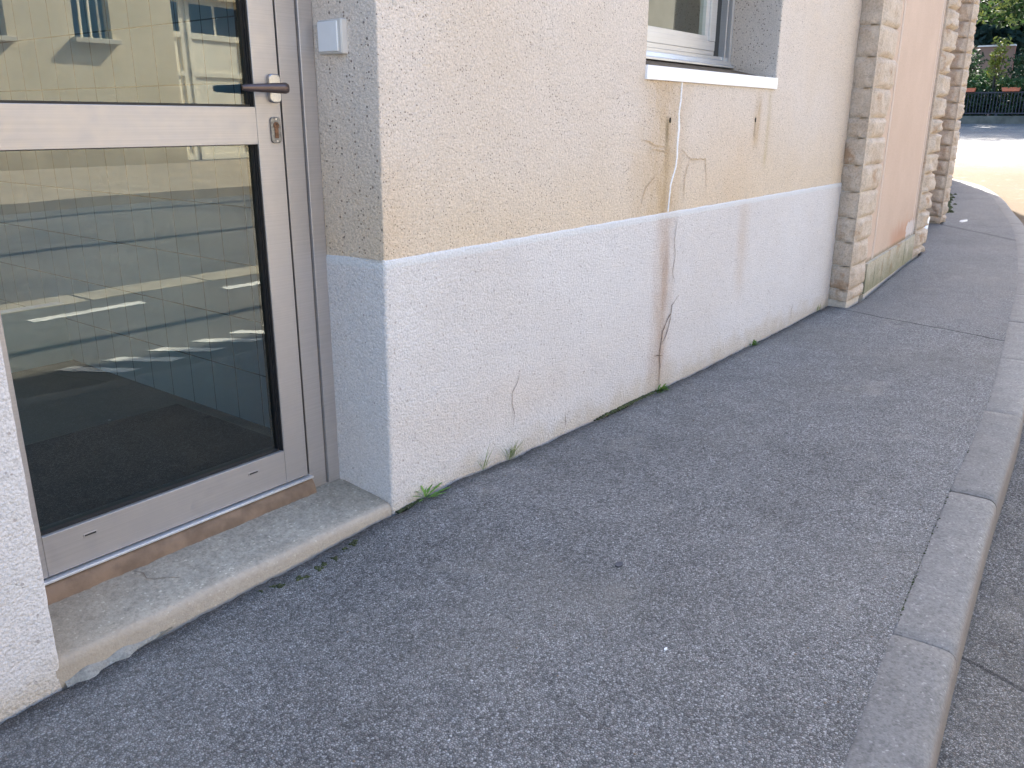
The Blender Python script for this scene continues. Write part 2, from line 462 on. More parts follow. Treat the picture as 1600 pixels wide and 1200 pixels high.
def cr(tab, x):     # smooth interpolation
    for i in range(len(tab) - 1):
        if x <= tab[i + 1][0]: break
    p1, p2 = tab[i], tab[i + 1]
    p0 = tab[max(0, i - 1)]; p3 = tab[min(len(tab) - 1, i + 2)]
    h = p2[0] - p1[0]; t = (x - p1[0]) / h
    m1 = (p2[1] - p0[1]) / (p2[0] - p0[0]) * h; m2 = (p3[1] - p1[1]) / (p3[0] - p1[0]) * h
    return (2*t**3 - 3*t*t + 1) * p1[1] + (t**3 - 2*t*t + t) * m1 + (3*t*t - 2*t**3) * p2[1] + (t**3 - t*t) * m2
def kerb_y(x): return cr(KIN, min(21.9, x))
def wall_y(x): return lerp_tab(WALL, x)
def zpave(x, y):
    f = lerp_tab(FOOT, x)
    z = f * sm((y - 0.55) / 1.15) + rise(x)
    return z + 0.004 * nz((x * 1.7, y * 1.7, 3)) + 0.0015 * nz((x * 9, y * 9, 1))

# ------------------------------------------------------------------ setting
def sheet(name, x0, x1, y0, y1, sx, sy, zf, mat):
    b = MB(); b.grid([[(x, y, zf(x, y)) for y in frange(y0, y1, sy)] for x in frange(x0, x1, sx)])
    return tag(b.build(name, mat), kind='structure')
m_earth = plain('dry_earth', (0.17, 0.14, 0.10), 0.95, var=0.3, ns=2, bumpd=0.01)
sheet('ground', -400, 600, -400, 500, 10, 10, lambda x, y: -0.35 + (1.3 if x > 46 else rise(x)) , m_earth)
sheet('road', -14, 60, -6.45, 26, 0.5, 0.4, zroad, m_road)

def gap(x):      # ragged gap between the asphalt and the wall
    g = 0.015 + 0.013 * abs(nz((x * 5, 5, 2))) + 0.009 * abs(nz((x * 19, 5, 2))) + 0.004 * abs(nz((x * 60, 5, 2)))
    g += 0.012 * math.exp(-((x - 1.72) / 0.05) ** 2) + 0.018 * math.exp(-((x - 3.02) / 0.16) ** 2)
    return g
b = MB()
rows = []
xs = frange(-2.5, 0.3, 0.1)[:-1] + frange(0.3, 6.2, 0.012)[:-1] + frange(6.2, 12, 0.05)[:-1] + frange(12, 20.4, 0.2)
for x in xs:
    y0 = kerb_y(x); y1 = wall_y(x) - gap(x)
    if 8.6 < x < 11.2: y1 = 2.5
    row = []
    N = 26
    for j in range(N + 1):
        t = j / N
        y = y0 + (y1 - y0) * t
        if j == 0: y += 0.0015 + 0.004 * nz((x * 18, 1, 8)) + 0.003 * nz((x * 70, 1, 8))
        row.append((x, y, zpave(x, y) + 0.001 * nz((x * 40, y * 40, 9))))
    row.append((x, y1 + 0.001, zpave(x, y1) - 0.05))
    rows.append(row)
b.grid(rows)
b.build('pavement', m_pave)['kind'] = 'structure'
b = MB()     # the pavement beyond the corner, in the side street
b.grid([[(x + 0.0, y, rise(x) + 0.002) for y in (kerb_y(x), kerb_y(x) + 0.9, kerb_y(x) + 4, 26)] for x in frange(20.4, 21.9, 0.1)])
b.build('corner_pavement', m_pave)['kind'] = 'structure'

# kerbstones, one metre each
joints = []
xk = 1.956 - 5 * 0.985
while xk < 21.3:
    joints.append(xk)
    dy = (kerb_y(xk + 0.05) - kerb_y(xk)) / 0.05
    xk += 0.99 / math.sqrt(1 + dy * dy)
def kerb_pt(x, off):
    d = (kerb_y(x + 0.02) - kerb_y(x - 0.02)) / 0.04
    n = Vector((d, -1)).normalized()
    return Vector((x, kerb_y(x))) + n * off
prof = [(-0.012, -0.16), (-0.012, -0.006), (-0.006, -0.0035), (0.004, 0.0), (0.05, 0.001), (0.105, 0.0), (0.122, -0.003), (0.133, -0.010), (0.140, -0.022), (0.143, -0.04), (0.146, -0.16)]
ordw = ['nearest', 'second nearest', 'third nearest', 'fourth nearest', 'fifth nearest', 'sixth nearest', 'seventh nearest', 'eighth nearest', 'ninth nearest', 'tenth nearest',
        'eleventh nearest', 'twelfth nearest', 'thirteenth nearest', 'fourteenth nearest', 'fifteenth nearest', 'sixteenth nearest', 'seventeenth nearest', 'eighteenth nearest', 'nineteenth nearest', 'twentieth nearest']
vis = 0
for k, (a, c2) in enumerate(zip(joints, joints[1:])):
    if a < -1.0: continue
    b = MB()
    rows = []
    seg = frange(a + 0.0012, c2 - 0.0012, 0.06)
    seg = [seg[0], seg[0] + 0.004] + seg[1:-1] + [seg[-1] - 0.004, seg[-1]]
    dz = random.uniform(-0.002, 0.002)
    for i, x in enumerate(seg):
        endf = 0.0025 if i in (0, len(seg) - 1) else 0.0
        row = []
        for (o, z) in prof:
            p = kerb_pt(x, o)
            chip = 0.0012 * nz((x * 30, o * 40, z * 30)) + 0.003 * max(0, nz((x * 8, 4, o * 20)) - 0.25) * (1 if o > 0.1 else 0)
            row.append((p.x, p.y, z + dz + rise(x) - (endf if z > -0.1 else 0) - chip))
        rows.append(row)
    vv = b.grid(rows)
    b.bm.faces.new(vv[0][::-1]); b.bm.faces.new(vv[-1])
    o = b.build('kerbstone', m_kerb, recalc=True)
    i = vis; vis += 1
    if i < 2: lab = None
    lab = ('grey concrete kerbstone, %s to the bottom edge of the photo' % ordw[min(i, 19)])
    tag(o, lab, 'kerbstone', 'concrete kerbstones along the pavement')

b = MB()    # tar and dirt lying in the gap along the foot of the wall
xs = frange(0.2, 5.8, 0.012)
b.grid([[(x, YW - 0.03, zpave(x, 1.74) - 0.03), (x, YW - gap(x) * 0.5, zpave(x, 1.74) - 0.014 + 0.005 * nz((x * 40, 0, 0))), (x, YW + 0.02, zpave(x, 1.74) - 0.018 + 0.006 * nz((x * 30, 0, 4)))] for x in xs])
b.build('gutter_of_dirt', m_dirt)['kind'] = 'structure'

# far side of the street (seen in the door's glass)
m_oppave = plain('pale_far_pavement', (0.30, 0.255, 0.19), 0.9, var=0.15, ns=3, bumpd=0.003)
def zop(y): return 0.265 + (0.48 - 0.265) * min(1, max(0, (-6.6 - y) / 2.6))
b = MB()
b.grid([[(x, -6.45, 0.0), (x, -6.45, 0.255), (x, -6.47, 0.265), (x, -6.6, 0.265), (x, -9.3, 0.48)] for x in frange(-14, 34, 1.0)], smooth=False)
b.build('far_pavement', m_oppave)['kind'] = 'structure'
m_paint = plain('worn_white_road_paint', (0.62, 0.62, 0.60), 0.8, var=0.2, ns=12)
m_gut = plain('pale_concrete_channel', (0.33, 0.30, 0.24), 0.9, var=0.15, ns=5)
b = MB()
for i in range(-6, 20):
    b.box(i * 1.0 + 0.012, i * 1.0 + 0.99, -2.62, -2.28, zroad(0, -2.3) - 0.02, zroad(0, -2.3) + 0.006)
b.build('gutter_channel', m_gut)['kind'] = 'structure'
b = MB()
zz = zroad(0, -1) + 0.004
def ragged(b, x0, x1, y0, y1, skew=0.0):
    n = 10
    top = []; bot = []
    for i in range(n + 1):
        t = i / n; e = min(1, min(t, 1 - t) * 6)
        x = x0 + (x1 - x0) * t
        yc = (y0 + y1) / 2; h = (y1 - y0) / 2 * (0.35 + 0.65 * e) * random.uniform(0.8, 1.1)
        top.append((x + skew * h, yc + h, zz)); bot.append((x - skew * h, yc - h, zz))
    b.grid([bot, top], smooth=False)
def bar(x0, x1, y0, y1, sk):
    n = 12; rows = []
    for i in range(n + 1):
        t = i / n; y = y0 + (y1 - y0) * t
        rows.append([(x0 + sk * t + random.uniform(-.012, .012), y, zz), (x1 + sk * t + random.uniform(-.012, .012), y, zz)])
    b.grid(rows, smooth=False)
for x in (2.4, 3.9, 0.9):
    n = 26; rows = []
    for i in range(n + 1):
        xx = x + 0.8 * i / n
        rows.append([(xx, -1.86 + random.uniform(-.012, .012), zz), (xx, -1.97 + random.uniform(-.015, .015), zz)])
    b.grid(rows, smooth=False)
for i in range(6):
    bar(1.95 + i * 0.27, 2.06 + i * 0.27, -0.62, -0.30, 0.22)
b.build('road_marking', m_paint)['kind'] = 'structure'

# ------------------------------------------------------------------ house with the door
house = empty('house', (1.68, YW, 0), 'beige rendered house with a white plinth, a glazed door and a white window sill', 'house')
def jit(x, y, z, a=0.0012, s=55.0):
    v = noise.noise_vector(Vector((x, y, z)) * s)
    v2 = noise.noise_vector(Vector((x, y, z)) * 9)
    if 1.6 < x < 1.75: x += 0.014 * max(0, z) * max(0, 1 - (y - 1.77) / 0.2)
    return (x + v.x * a + v2.x * 0.0016, y + v.y * a + v2.y * 0.0016, z)
def arc(cx, cy, r, a0, a1, n=5):
    return [(cx + r * math.cos(math.radians(a0 + (a1 - a0) * i / n)), cy + r * math.sin(math.radians(a0 + (a1 - a0) * i / n))) for i in range(n + 1)]
def seg(x0, y0, x1, y1, st):
    L = math.hypot(x1 - x0, y1 - y0); n = max(1, int(L / st))
    return [(x0 + (x1 - x0) * i / n, y0 + (y1 - y0) * i / n) for i in range(1, n)]
def sweep(b, path, zs, mi=0, flip=False, a=0.0012):
    b.grid([[jit(x, y, z, a) for z in zs] for (x, y) in path], mi=mi, flip=flip)
R_ = 0.0045
RX = 1.682
RB = 1.664
def path_corner(o, x_end, st):     # from the door frame round the corner and along the front
    return [(RB - o, 2.03)] + seg(RB - o, 2.03, RX - o, YW + R_, st) + arc(RX + R_, YW + R_, R_ + o, 180, 270) + seg(RX + R_, YW - o, x_end, YW - o, st) + [(x_end, YW - o)]
def path_left(o, st):
    return [(-8, YW - o), (-1.0, YW - o), (0.2, YW - o)] + seg(0.2, YW - o, 0.65 - R_, YW - o, st) + arc(0.65 - R_, YW + R_, R_ + o, -90, 0) + seg(0.65 + o, YW + R_, 0.65 + o, 2.03, st) + [(0.65 + o, 2.03)]
ST = 0.02
b = MB()
ZA = frange(0.78, 1.335, ST)
sweep(b, path_corner(0, 5.86, ST), ZA)
sweep(b, path_left(0, ST), ZA)
ZB = frange(1.335, 2.0, ST) + [2.3]
WL, WR = 3.165, 4.54
rr = 0.008
p1 = path_corner(0, WL - rr, ST) + arc(WL - rr, YW + rr, rr, -90, 0)[1:] + seg(WL, YW + rr, WL, 2.08, ST) + [(WL, 2.08)]
p2 = [(WR, 2.08)] + seg(WR, 2.08, WR, YW + rr, ST) + arc(WR + rr, YW + rr, rr, 180, 270) + seg(WR + rr, YW, 5.86, YW, ST) + [(5.86, YW)]
sweep(b, p1, ZB); sweep(b, p2, ZB)
sweep(b, path_left(0, ST), ZB)
# upper storey, door and window heads
b.box(-8, 5.86, YW, 2.2, 2.3, 5.85)
b.box(0.4, 1.9, YW + 0.003, 2.3, 2.12, 2.29)
b.box(3.0, 4.8, YW + 0.003, 2.3, 2.15, 2.29)
# rendered slope behind the sill board
b.grid([[(x, y, z) for (y, z) in ((1.80, 1.385), (2.035, 1.440), (2.08, 1.44))] for x in (WL, WR)], mi=1, flip=True)
# hairline cracks
def ribbon(b, pts, wd, y, mi, taper=True):
    P = []
    for (x0, z0), (x1, z1) in zip(pts, pts[1:]):
        L = math.hypot(x1 - x0, z1 - z0); n = max(1, int(L / 0.008))
        for i in range(n): P.append((x0 + (x1 - x0) * i / n, z0 + (z1 - z0) * i / n))
    P.append(pts[-1])
    top, bot = [], []
    for i, (x, z) in enumerate(P):
        x += 0.004 * nz((x * 60, z * 60, 1)) + 0.003 * nz((x * 150, z * 150, 6)); z += 0.003 * nz((x * 60, z * 60, 9))
        x0, z0 = P[max(0, i - 1)]; x1, z1 = P[min(len(P) - 1, i + 1)]
        d = Vector((x1 - x0, z1 - z0)); d = d.normalized() if d.length else Vector((0, 1))
        k = wd * 1.35 * (0.55 + 0.9 * abs(nz((x * 40, z * 40, 4)))) * (min(1, 0.25 + 3.0 * min(i, len(P) - 1 - i) / len(P)) if taper else 1)
        top.append((x - d.y * k / 2, y, z + d.x * k / 2)); bot.append((x + d.y * k / 2, y, z - d.x * k / 2))
    b.grid([top, bot], mi=mi, smooth=False)
for pts in ([(3.144, 1.103), (3.209, 1.095), (3.279, 1.075), (3.348, 1.071), (3.398, 1.049)], [(3.235, 1.063), (3.303, 1.058), (3.398, 1.045)],
            [(3.506, 1.059), (3.602, 1.011), (3.682, 1.009), (3.756, 1.006), (3.776, 0.935), (3.792, 0.838)],
            [(3.603, 1.006), (3.564, 0.956), (3.558, 0.887), (3.564, 0.829)], [(3.292, 0.957), (3.207, 0.908), (3.179, 0.856), (3.161, 0.814)]):
    ribbon(b, pts, 0.0045, YW - 0.0032, 2)
for hx, hz in ((3.391, 1.178), (4.310, 1.181)):      # two small drain holes
    b.prism([(hx + 0.005 * math.cos(a), hz + 0.011 * math.sin(a)) for a in [i * math.pi / 4 for i in range(8)]], 'y', YW - 0.0035, YW + 0.01, mi=3)
b.build('upper_wall', [m_upper, m_slope, m_crackt, m_dirt], house)

b = MB()
o_ = 0.005
ZP = [-0.3, -0.08] + frange(-0.06, 0.782, ST) + [0.787, 0.790]
def sweep_pl(path_fn):
    cols = []
    pa = path_fn(o_); pb = path_fn(-0.002)
    for (x, y), (x2, y2) in zip(pa, pb):
        col = [jit(x, y, z) for z in ZP[:-1]]
        col[-1] = jit(x * 0.7 + x2 * 0.3, y * 0.7 + y2 * 0.3, ZP[-2] + 0.002 * nz((x * 12, y * 12, 0)))
        col.append((x2, y2, 0.791 + 0.002 * nz((x * 12, y * 12, 0))))
        cols.append(col)
    b.grid(cols)
sweep_pl(lambda o: path_corner(o, 5.86, ST))
sweep_pl(lambda o: path_left(o, ST))
yc = YW - o_ - 0.0032
ribbon(b, [(3.5, 0.77), (3.491, 0.707), (3.484, 0.661), (3.501, 0.587), (3.485, 0.518), (3.515, 0.459)], 0.0035, yc, 1)
ribbon(b, [(3.563, 0.396), (3.529, 0.377), (3.497, 0.357), (3.494, 0.32), (3.466, 0.301), (3.422, 0.247), (3.409, 0.187), (3.404, 0.138), (3.415, 0.085), (3.413, -0.02)], 0.006, yc, 1)
ribbon(b, [(3.498, 0.351), (3.492, 0.296), (3.462, 0.227), (3.414, 0.186)], 0.0045, yc, 1)
ribbon(b, [(3.346, 0.144), (3.379, 0.141), (3.436, 0.129)], 0.004, yc, 1)
ribbon(b, [(2.33, 0.314), (2.327, 0.286), (2.308, 0.259), (2.289, 0.242), (2.289, 0.198), (2.301, 0.157), (2.294, 0.102)], 0.0026, yc, 1)
ribbon(b, [(2.635, 0.065), (2.636, 0.024), (2.646, -0.01)], 0.0025, yc, 1)
ribbon(b, [(2.80, 0.16), (2.795, 0.14)], 0.0022, yc, 1)
ribbon(b, [(5.13, 0.10), (5.11, 0.05), (5.12, 0.0)], 0.004, yc, 1)
b.build('plinth', [m_plinth, m_crack], house)

b = MB()    # white filler smeared down the crack under the window
fp = [(3.481, 1.334), (3.478, 1.266), (3.467, 1.201), (3.477, 1.147), (3.471, 1.082), (3.474, 1.027), (3.467, 0.982), (3.428, 0.906), (3.423, 0.85), (3.418, 0.794)]
rows = []
for i in range(0, 181):
    t = i / 180; z = 1.334 + (0.792 - 1.334) * t
    x = lerp_tab([(-p[1], p[0]) for p in fp], -z) + 0.001 * nz((0, 0, z * 45)) + 0.003 * nz((0, 3, z * 200))
    wd = lerp_tab([(0, .0062), (.25, .0065), (.35, .0105), (.45, .0075), (1, .0048)], t) * (0.75 + 0.7 * abs(nz((3, 0, z * 90))))
    rows.append([(x - wd, YW - 0.0005, z), (x - wd * 0.6, YW - 0.0035 - 0.001 * nz((1, 1, z * 120)), z), (x, YW - 0.0045 - 0.0015 * nz((5, 1, z * 150)), z), (x + wd * 0.6, YW - 0.0035, z), (x + wd, YW - 0.0005, z)])
b.grid(rows)
b.build('crack_filler', m_filler, house)

b = MB()
b.box(-8, 5.9, YW - 0.02, 3.6, 5.852, 5.95); b.box(-8, 5.9, 6.6, 9.2, 5.852, 5.95); b.box(-8, -1.6, 3.6, 6.6, 5.852, 5.95); b.box(2.6, 5.9, 3.6, 6.6, 5.852, 5.95)  # slabs leave an invented opening that lets daylight down into the hall
b.build('roof', m_kerb, house)
b = MB()
b.box(-8.2, -8, YW, 9, -0.2, 5.85); b.box(-8, 5.84, 9, 9.2, -0.2, 5.85)
b.build('rear_wall', m_upper, house)

# interior behind the door
def tile_mat():
    M = Mat('glazed_wall_tiles', 0.25, spec=0.5)
    def lines(v, per, off):
        f = M.math('FRACT', M.math('DIVIDE', M.math('ADD', v, 100 * per + off), per))
        d = M.math('ABSOLUTE', M.math('SUBTRACT', f, 0.5))
        return M.math('GREATER_THAN', d, 0.5 - 0.0022 / per)
    k = M.math('MAXIMUM', lines(M.z, 0.2, -0.09), lines(M.y, 0.15, 0.03))
    k = M.math('MAXIMUM', k, M.math('MULTIPLY', lines(M.x, 0.15, 0.03), 0.0))
    M.color(M.mix(k, M.mix(M.step(M.noise(3), 0.3, 0.7), (0.55, 0.66, 0.68), (0.62, 0.72, 0.73)), (0.16, 0.19, 0.19)))
    return M.m
m_tile = tile_mat()
m_floor = plain('brown_tiled_floor', (0.055, 0.055, 0.042), 0.6, var=0.2, ns=4)
m_inner = plain('pale_blue_wall_paint', (0.52, 0.60, 0.66), 0.8, var=0.1, ns=3)
m_pan = plain('cream_inner_wall', (0.5, 0.48, 0.42), 0.85, var=0.05, ns=4)
b = MB(); b.box(1.76, 1.82, 2.05, 5.2, 0.0, 2.5); b.build('tiled_wall', m_tile, house)
b = MB(); b.box(-0.7, 1.76, 2.05, 5.2, -0.05, 0.09); b.build('inner_floor', m_floor, house)
b = MB(); b.box(-0.7, 1.76, 3.98, 4.05, 0.09, 0.36); b.box(-0.7, 1.76, 5.2, 5.3, 0.0, 2.5); b.box(-0.8, -0.7, 2.05, 5.2, 0.0, 2.5)
b.box(-0.8, 0.64, 2.09, 2.15, 0.09, 2.5); b.build('inner_wall', m_inner, house)
b = MB(); b.box(-0.8, 1.82, 2.05, 2.9, 2.5, 2.55); b.build('ceiling', m_pan, house)  # stops short at the back so light from the added roof opening gets in
b = MB(); b.box(0.25, 1.69, 2.12, 2.98, 0.091, 0.103, 0.003)
tag(b.build('door_mat', plain('dark_blue_mat', (0.006, 0.007, 0.012), 0.95, var=0.4, ns=150, bumpd=0.002)), 'large dark navy mat on the floor behind the glass door', 'doormat')

# door: frame, leaf, panes, handle
door = empty('door', (0, 0, 0)); door.parent = house; door.location = Vector((1.1, 2.0, 0.1)) - house.location
b = MB()
b.box(1.547, 1.612, 2.0, 2.07, 0.055, 2.115, 0.0015)
b.box(1.6165, 1.6655, 1.993, 2.07, 0.046, 2.115, 0.0018)
b.box(1.612, 1.6165, 2.007, 2.05, 0.056, 2.115)
b.box(0.652, 0.662, 1.998, 2.07, 0.055, 2.115, 0.001)
b.box(0.662, 1.548, 2.0, 2.07, 2.105, 2.118)
b.build('door_frame', m_alu, door)
b = MB()       # leaf: stiles and rails round two panes
Y0, Y1 = 1.994, 2.045
b.box(0.668, 0.746, Y0, Y1, 0.116, 2.10, 0.0018)
b.box(1.455, 1.5365, Y0, Y1, 0.116, 2.10, 0.0018)
b.box(0.7463, 1.4547, Y0 + 0.0006, Y1, 0.116, 0.222, 0.0015)
b.box(0.7463, 1.4547, Y0 + 0.0006, Y1, 1.1125, 1.209, 0.0015)
b.box(0.7463, 1.4547, Y0 + 0.0006, Y1, 2.03, 2.10, 0.0015)
b.build('door_leaf', m_alu, door)
b = MB()       # rubber seals round the panes and in the closing gap
for (z0, z1) in ((0.222, 1.1125), (1.209, 2.03)):
    for k, (d0, d1, yy) in enumerate(((0.0, 0.003, Y0 + 0.004), (0.003, 0.006, Y0 + 0.010), (0.006, 0.009, Y0 + 0.016))):
        b.box(1.455 - d1, 1.4549 - d0, yy, Y1 - 0.004, z0 + 0.0002, z1 - 0.0002)
    b.box(0.7464, 0.7484, Y0 + 0.012, Y1 - 0.004, z0 + 0.0002, z1 - 0.0002)
    b.box(0.7485, 1.4459, Y0 + 0.012, Y1 - 0.004, z0 + 0.0002, z0 + 0.006)
    b.box(0.7485, 1.4459, Y0 + 0.018, Y1 - 0.004, z1 - 0.002, z1 - 0.0002)
b.box(1.5368, 1.5478, 2.006, 2.05, 0.10, 2.10)
b.build('rubber_seal', m_rubber, door)
for (z0, z1) in ((0.226, 1.1115), (1.210, 2.028)):
    b = MB(); b.poly([(0.748, 2.018, z0), (1.452, 2.018, z0), (1.452, 2.018, z1), (0.748, 2.018, z1)])
    b.build('glass_pane', m_glass, door)
for xs_ in (0.858, 1.341):      # drainage slots with their little covers
    b = MB()
    b.box(xs_ - 0.017, xs_ + 0.017, Y0 - 0.0015, Y0 + 0.004, 0.1845, 0.1925, 0.0006, mi=0)
    b.box(xs_ - 0.014, xs_ + 0.014, Y0 - 0.0019, Y0 + 0.004, 0.1865, 0.1905, 0, mi=1)
    b.build('drain_slot', [m_alu, m_rubber], door)
b = MB()
b.box(0.653, 1.5475, 1.980, 2.04, 0.1055, 0.1120, 0.001, mi=0)
b.box(0.655, 1.5475, 1.9935, 2.04, 0.090, 0.1065, 0, mi=1)
b.build('threshold_strip', [m_strip, m_rubber], door)
# handle
b = MB()
def rrect(cx, cz, w_, h_, r, n=5):
    P = []
    for (sx, sz, a0) in ((1, 1, 0), (-1, 1, 90), (-1, -1, 180), (1, -1, 270)):
        for i in range(n + 1):
            a = math.radians(a0 + 90 * i / n)
            P.append((cx + sx * (w_ / 2 - r) + r * math.cos(a), cz + sz * (h_ / 2 - r) + r * math.sin(a)))
    return P
b.prism(rrect(1.5155, 1.257, 0.0385, 0.074, 0.012), 'y', 1.982, 1.9965, bev=0.003)
b.tube([(1.517, 1.985, 1.257), (1.517, 1.955, 1.257)], 0.0095, 16)
hd = b.build('handle', m_chrome, door)
b = MB()       # flat tapering lever
rows = []
for i in range(15):
    t = i / 14
    x = 1.527 - 0.137 * t
    hh = 0.0150 - 0.0065 * t
    if i == 0: hh *= 0.75
    if i == 14: hh *= 0.7
    yy = 1.943 + 0.012 * t * t
    th = 0.0095 - 0.003 * t
    zc = 1.257 - 0.002 * t
    rows.append([(x, yy + th * math.cos(a) * (0.6 if i in (0, 14) else 1), zc + hh * math.sin(a)) for a in [k * math.pi / 8 + 0.2 for k in range(17)]])
b.grid(rows)
b.poly(rows[0][:-1]); b.poly(rows[-1][:-1][::-1])
b.build('lever', m_lever, door)
b = MB()
b.prism(rrect(1.5125, 1.149, 0.033, 0.068, 0.009), 'y', 1.9885, 1.9965, bev=0.0012)
b.prism([(1.5125 + 0.0095 * math.cos(math.radians(a)), 1.161 + 0.0095 * math.sin(math.radians(a))) for a in range(-50, 231, 20)] + [(1.5065, 1.128), (1.5185, 1.128)], 'y', 1.9872, 1.992, mi=1)
b.prism([(1.514 + 0.0022 * math.cos(a), 1.165 + 0.0022 * math.sin(a)) for a in [i * math.pi / 4 for i in range(8)]], 'y', 1.9865, 1.992, mi=2)
for z in (1.178, 1.120):
    b.prism([(1.5135 + 0.0028 * math.cos(a), z + 0.0028 * math.sin(a)) for a in [i * math.pi / 5 for i in range(10)]], 'y', 1.9878, 1.992, mi=3)
b.build('keyhole_plate', [m_plate, m_rust, m_rubber, m_chrome], door)

# doorstep
b = MB()
rows = []
for x in frange(0.642, 1.6735, 0.02):
    zt = 0.030 + 0.002 * nz((x * 6, 1, 1))
    P = [(1.776, -0.12), (1.776, zt - 0.022), (1.7785, zt - 0.012), (1.783, zt - 0.004), (1.79, zt)]
    P += [(y, zt + (y - 1.79) * 0.16) for y in (1.83, 1.88, 1.93, 1.975)]
    P += [(2.06, 0.063)]
    rows.append([(x, y - 0.004 + 0.0015 * nz((x * 20, y * 20, 7)), z + 0.0012 * nz((x * 25, y * 25, z * 10))) for y, z in P])
b.grid(rows)
pts = [(0.935, 1.965), (0.950, 1.94), (0.944, 1.915), (0.955, 1.90), (0.985, 1.885), (1.005, 1.865)]
def zst(y): return 0.030 + (y - 1.79) * 0.16 + 0.0018
for (x0, y0), (x1, y1) in zip(pts, pts[1:]):
    d = Vector((x1 - x0, y1 - y0)).normalized() * 0.0009
    b.poly([(x0 - d.y, y0 + d.x, zst(y0)), (x1 - d.y, y1 + d.x, zst(y1)), (x1 + d.y, y1 - d.x, zst(y1)), (x0 + d.y, y0 - d.x, zst(y0))], mi=1)
b.build('doorstep', [m_step, m_crack], house)
b = MB()        # ridge of brown mortar under the threshold
rows = []
for x in frange(0.654, 1.545, 0.012):
    j = 0.003 * nz((x * 18, 2, 2)) + 0.0015 * nz((x * 70, 2, 2))
    rows.append([(x, 1.968 - j * 1.5, 0.054), (x, 1.970 - j, 0.070 + j), (x, 1.974, 0.083 + j), (x, 1.981, 0.096 + j * 0.7), (x, 1.990, 0.1045), (x, 2.03, 0.1055)])
b.grid(rows)
b.build('mortar_ridge', m_brown, house)
b = MB(); b.box(1.5465, 1.6160, 1.975, 2.06, 0.04, 0.0545, 0.003)
b.build('mortar_pad', m_mortar_pale, house)
b = MB()        # cement smeared where the asphalt meets the step
rows = []
for x in frange(0.656, 0.92, 0.006):
    e = sm((0.92 - x) / 0.16) * (0.75 + 0.6 * nz((x * 22, 2, 1)))
    e = max(0.0, min(1.1, e))
    g = zpave(x, 1.74)
    rows.append([(x, 1.771 - 0.030 * e - 0.004 * nz((x * 90, 2, 1)), g - 0.003), (x, 1.771 - 0.018 * e, g + 0.002 + 0.003 * e + 0.002 * nz((x * 60, 3, 1))),
                 (x, 1.7705 - 0.006 * e, g + 0.002 + 0.012 * e + 0.003 * nz((x * 40, 3, 1))), (x, 1.7735, g + 0.001 + 0.016 * e)])
b.grid(rows)
b.build('cement_smear', m_patch, house)

# window
win = empty('window'); win.parent = house; win.location = Vector((3.85, 2.03, 1.45)) - house.location
b = MB()
FX0, FX1 = WL + 0.002, 4.537
def prof_x(b, prof, x0, x1, mi=0):
    A = [b.bm.verts.new((x0, y, z)) for y, z in prof]; B = [b.bm.verts.new((x1, y, z)) for y, z in prof]
    for i in range(len(prof) - 1):
        f = b.bm.faces.new([A[i], B[i], B[i + 1], A[i + 1]]); f.material_index = mi
    b.bm.faces.new(B); b.bm.faces.new(A[::-1])
prof_x(b, [(2.09, 1.443), (2.012, 1.443), (2.012, 1.452), (2.030, 1.458), (2.034, 1.476), (2.052, 1.482), (2.052, 1.497), (2.10, 1.497)], FX0, FX1)
b.box(4.512, 4.537, 2.034, 2.12, 1.4605, 2.15, 0.001)
b.box(4.463, 4.476, 2.040, 2.12, 1.483, 2.15, 0.0008)
b.box(WL + 0.002, WL + 0.04, 2.034, 2.12, 1.4605, 2.15, 0.001)
b.box(4.476, 4.512, 2.085, 2.12, 1.483, 2.15)
b.build('window_frame', m_alug, win)
b = MB()
b.box(3.215, 4.366, 2.056, 2.10, 1.4985, 1.520, 0.001)
b.box(3.215, 4.366, 2.053, 2.10, 1.5205, 1.565, 0.0012)
b.box(3.24, 4.30, 2.060, 2.10, 1.5655, 1.590, 0.0012)
b.box(4.300, 4.366, 2.0515, 2.10, 1.5665, 2.14, 0.0012)
b.box(4.262, 4.2998, 2.062, 2.10, 1.5905, 2.14, 0.001)
b.box(3.205, 3.27, 2.053, 2.10, 1.5665, 2.14, 0.0012)
b.build('sash', m_alug, win)
b = MB(); b.box(4.366, 4.463, 2.075, 2.12, 1.483, 2.14); b.build('sash_gap_strip', m_rubber, win)  # black strip across the gap between sash and jamb
b = MB(); b.poly([(3.27, 2.08, 1.585), (4.262, 2.08, 1.585), (4.262, 2.08, 2.14), (3.27, 2.08, 2.14)]); b.build('window_pane', m_glass2, win)
b = MB(); b.box(WL - 0.006, WR + 0.002, YW - 0.010, YW + 0.05, 1.3345, 1.3885, 0.0015)
b.build('window_sill', m_whitem, house)
b = MB(); b.box(2.9, 4.9, 2.5, 2.53, 1.0, 2.4); b.box(2.9, 2.93, 2.12, 2.5, 1.0, 2.4); b.box(4.9, 4.93, 2.12, 2.5, 1.0, 2.4); b.box(2.9, 4.93, 2.12, 2.53, 0.97, 1.0)
b.build('room_wall', m_pan, house)

# light switch on the door reveal
sw = empty('light_switch', (1.67, 1.925, 1.394), 'white square switch box on the beige wall beside the door frame', 'switch')
b = MB(); b.box(1.6660, 1.6950, 1.876, 1.973, 1.3495, 1.4385, 0.003); b.box(1.6645, 1.6665, 1.879, 1.970, 1.352, 1.4365, 0.0008)
b.build('back_box', m_greyp, sw)
b = MB(); b.box(1.6600, 1.6645, 1.889, 1.9695, 1.356, 1.4335, 0.0022, seg=3)
b.build('rocker', m_white, sw)

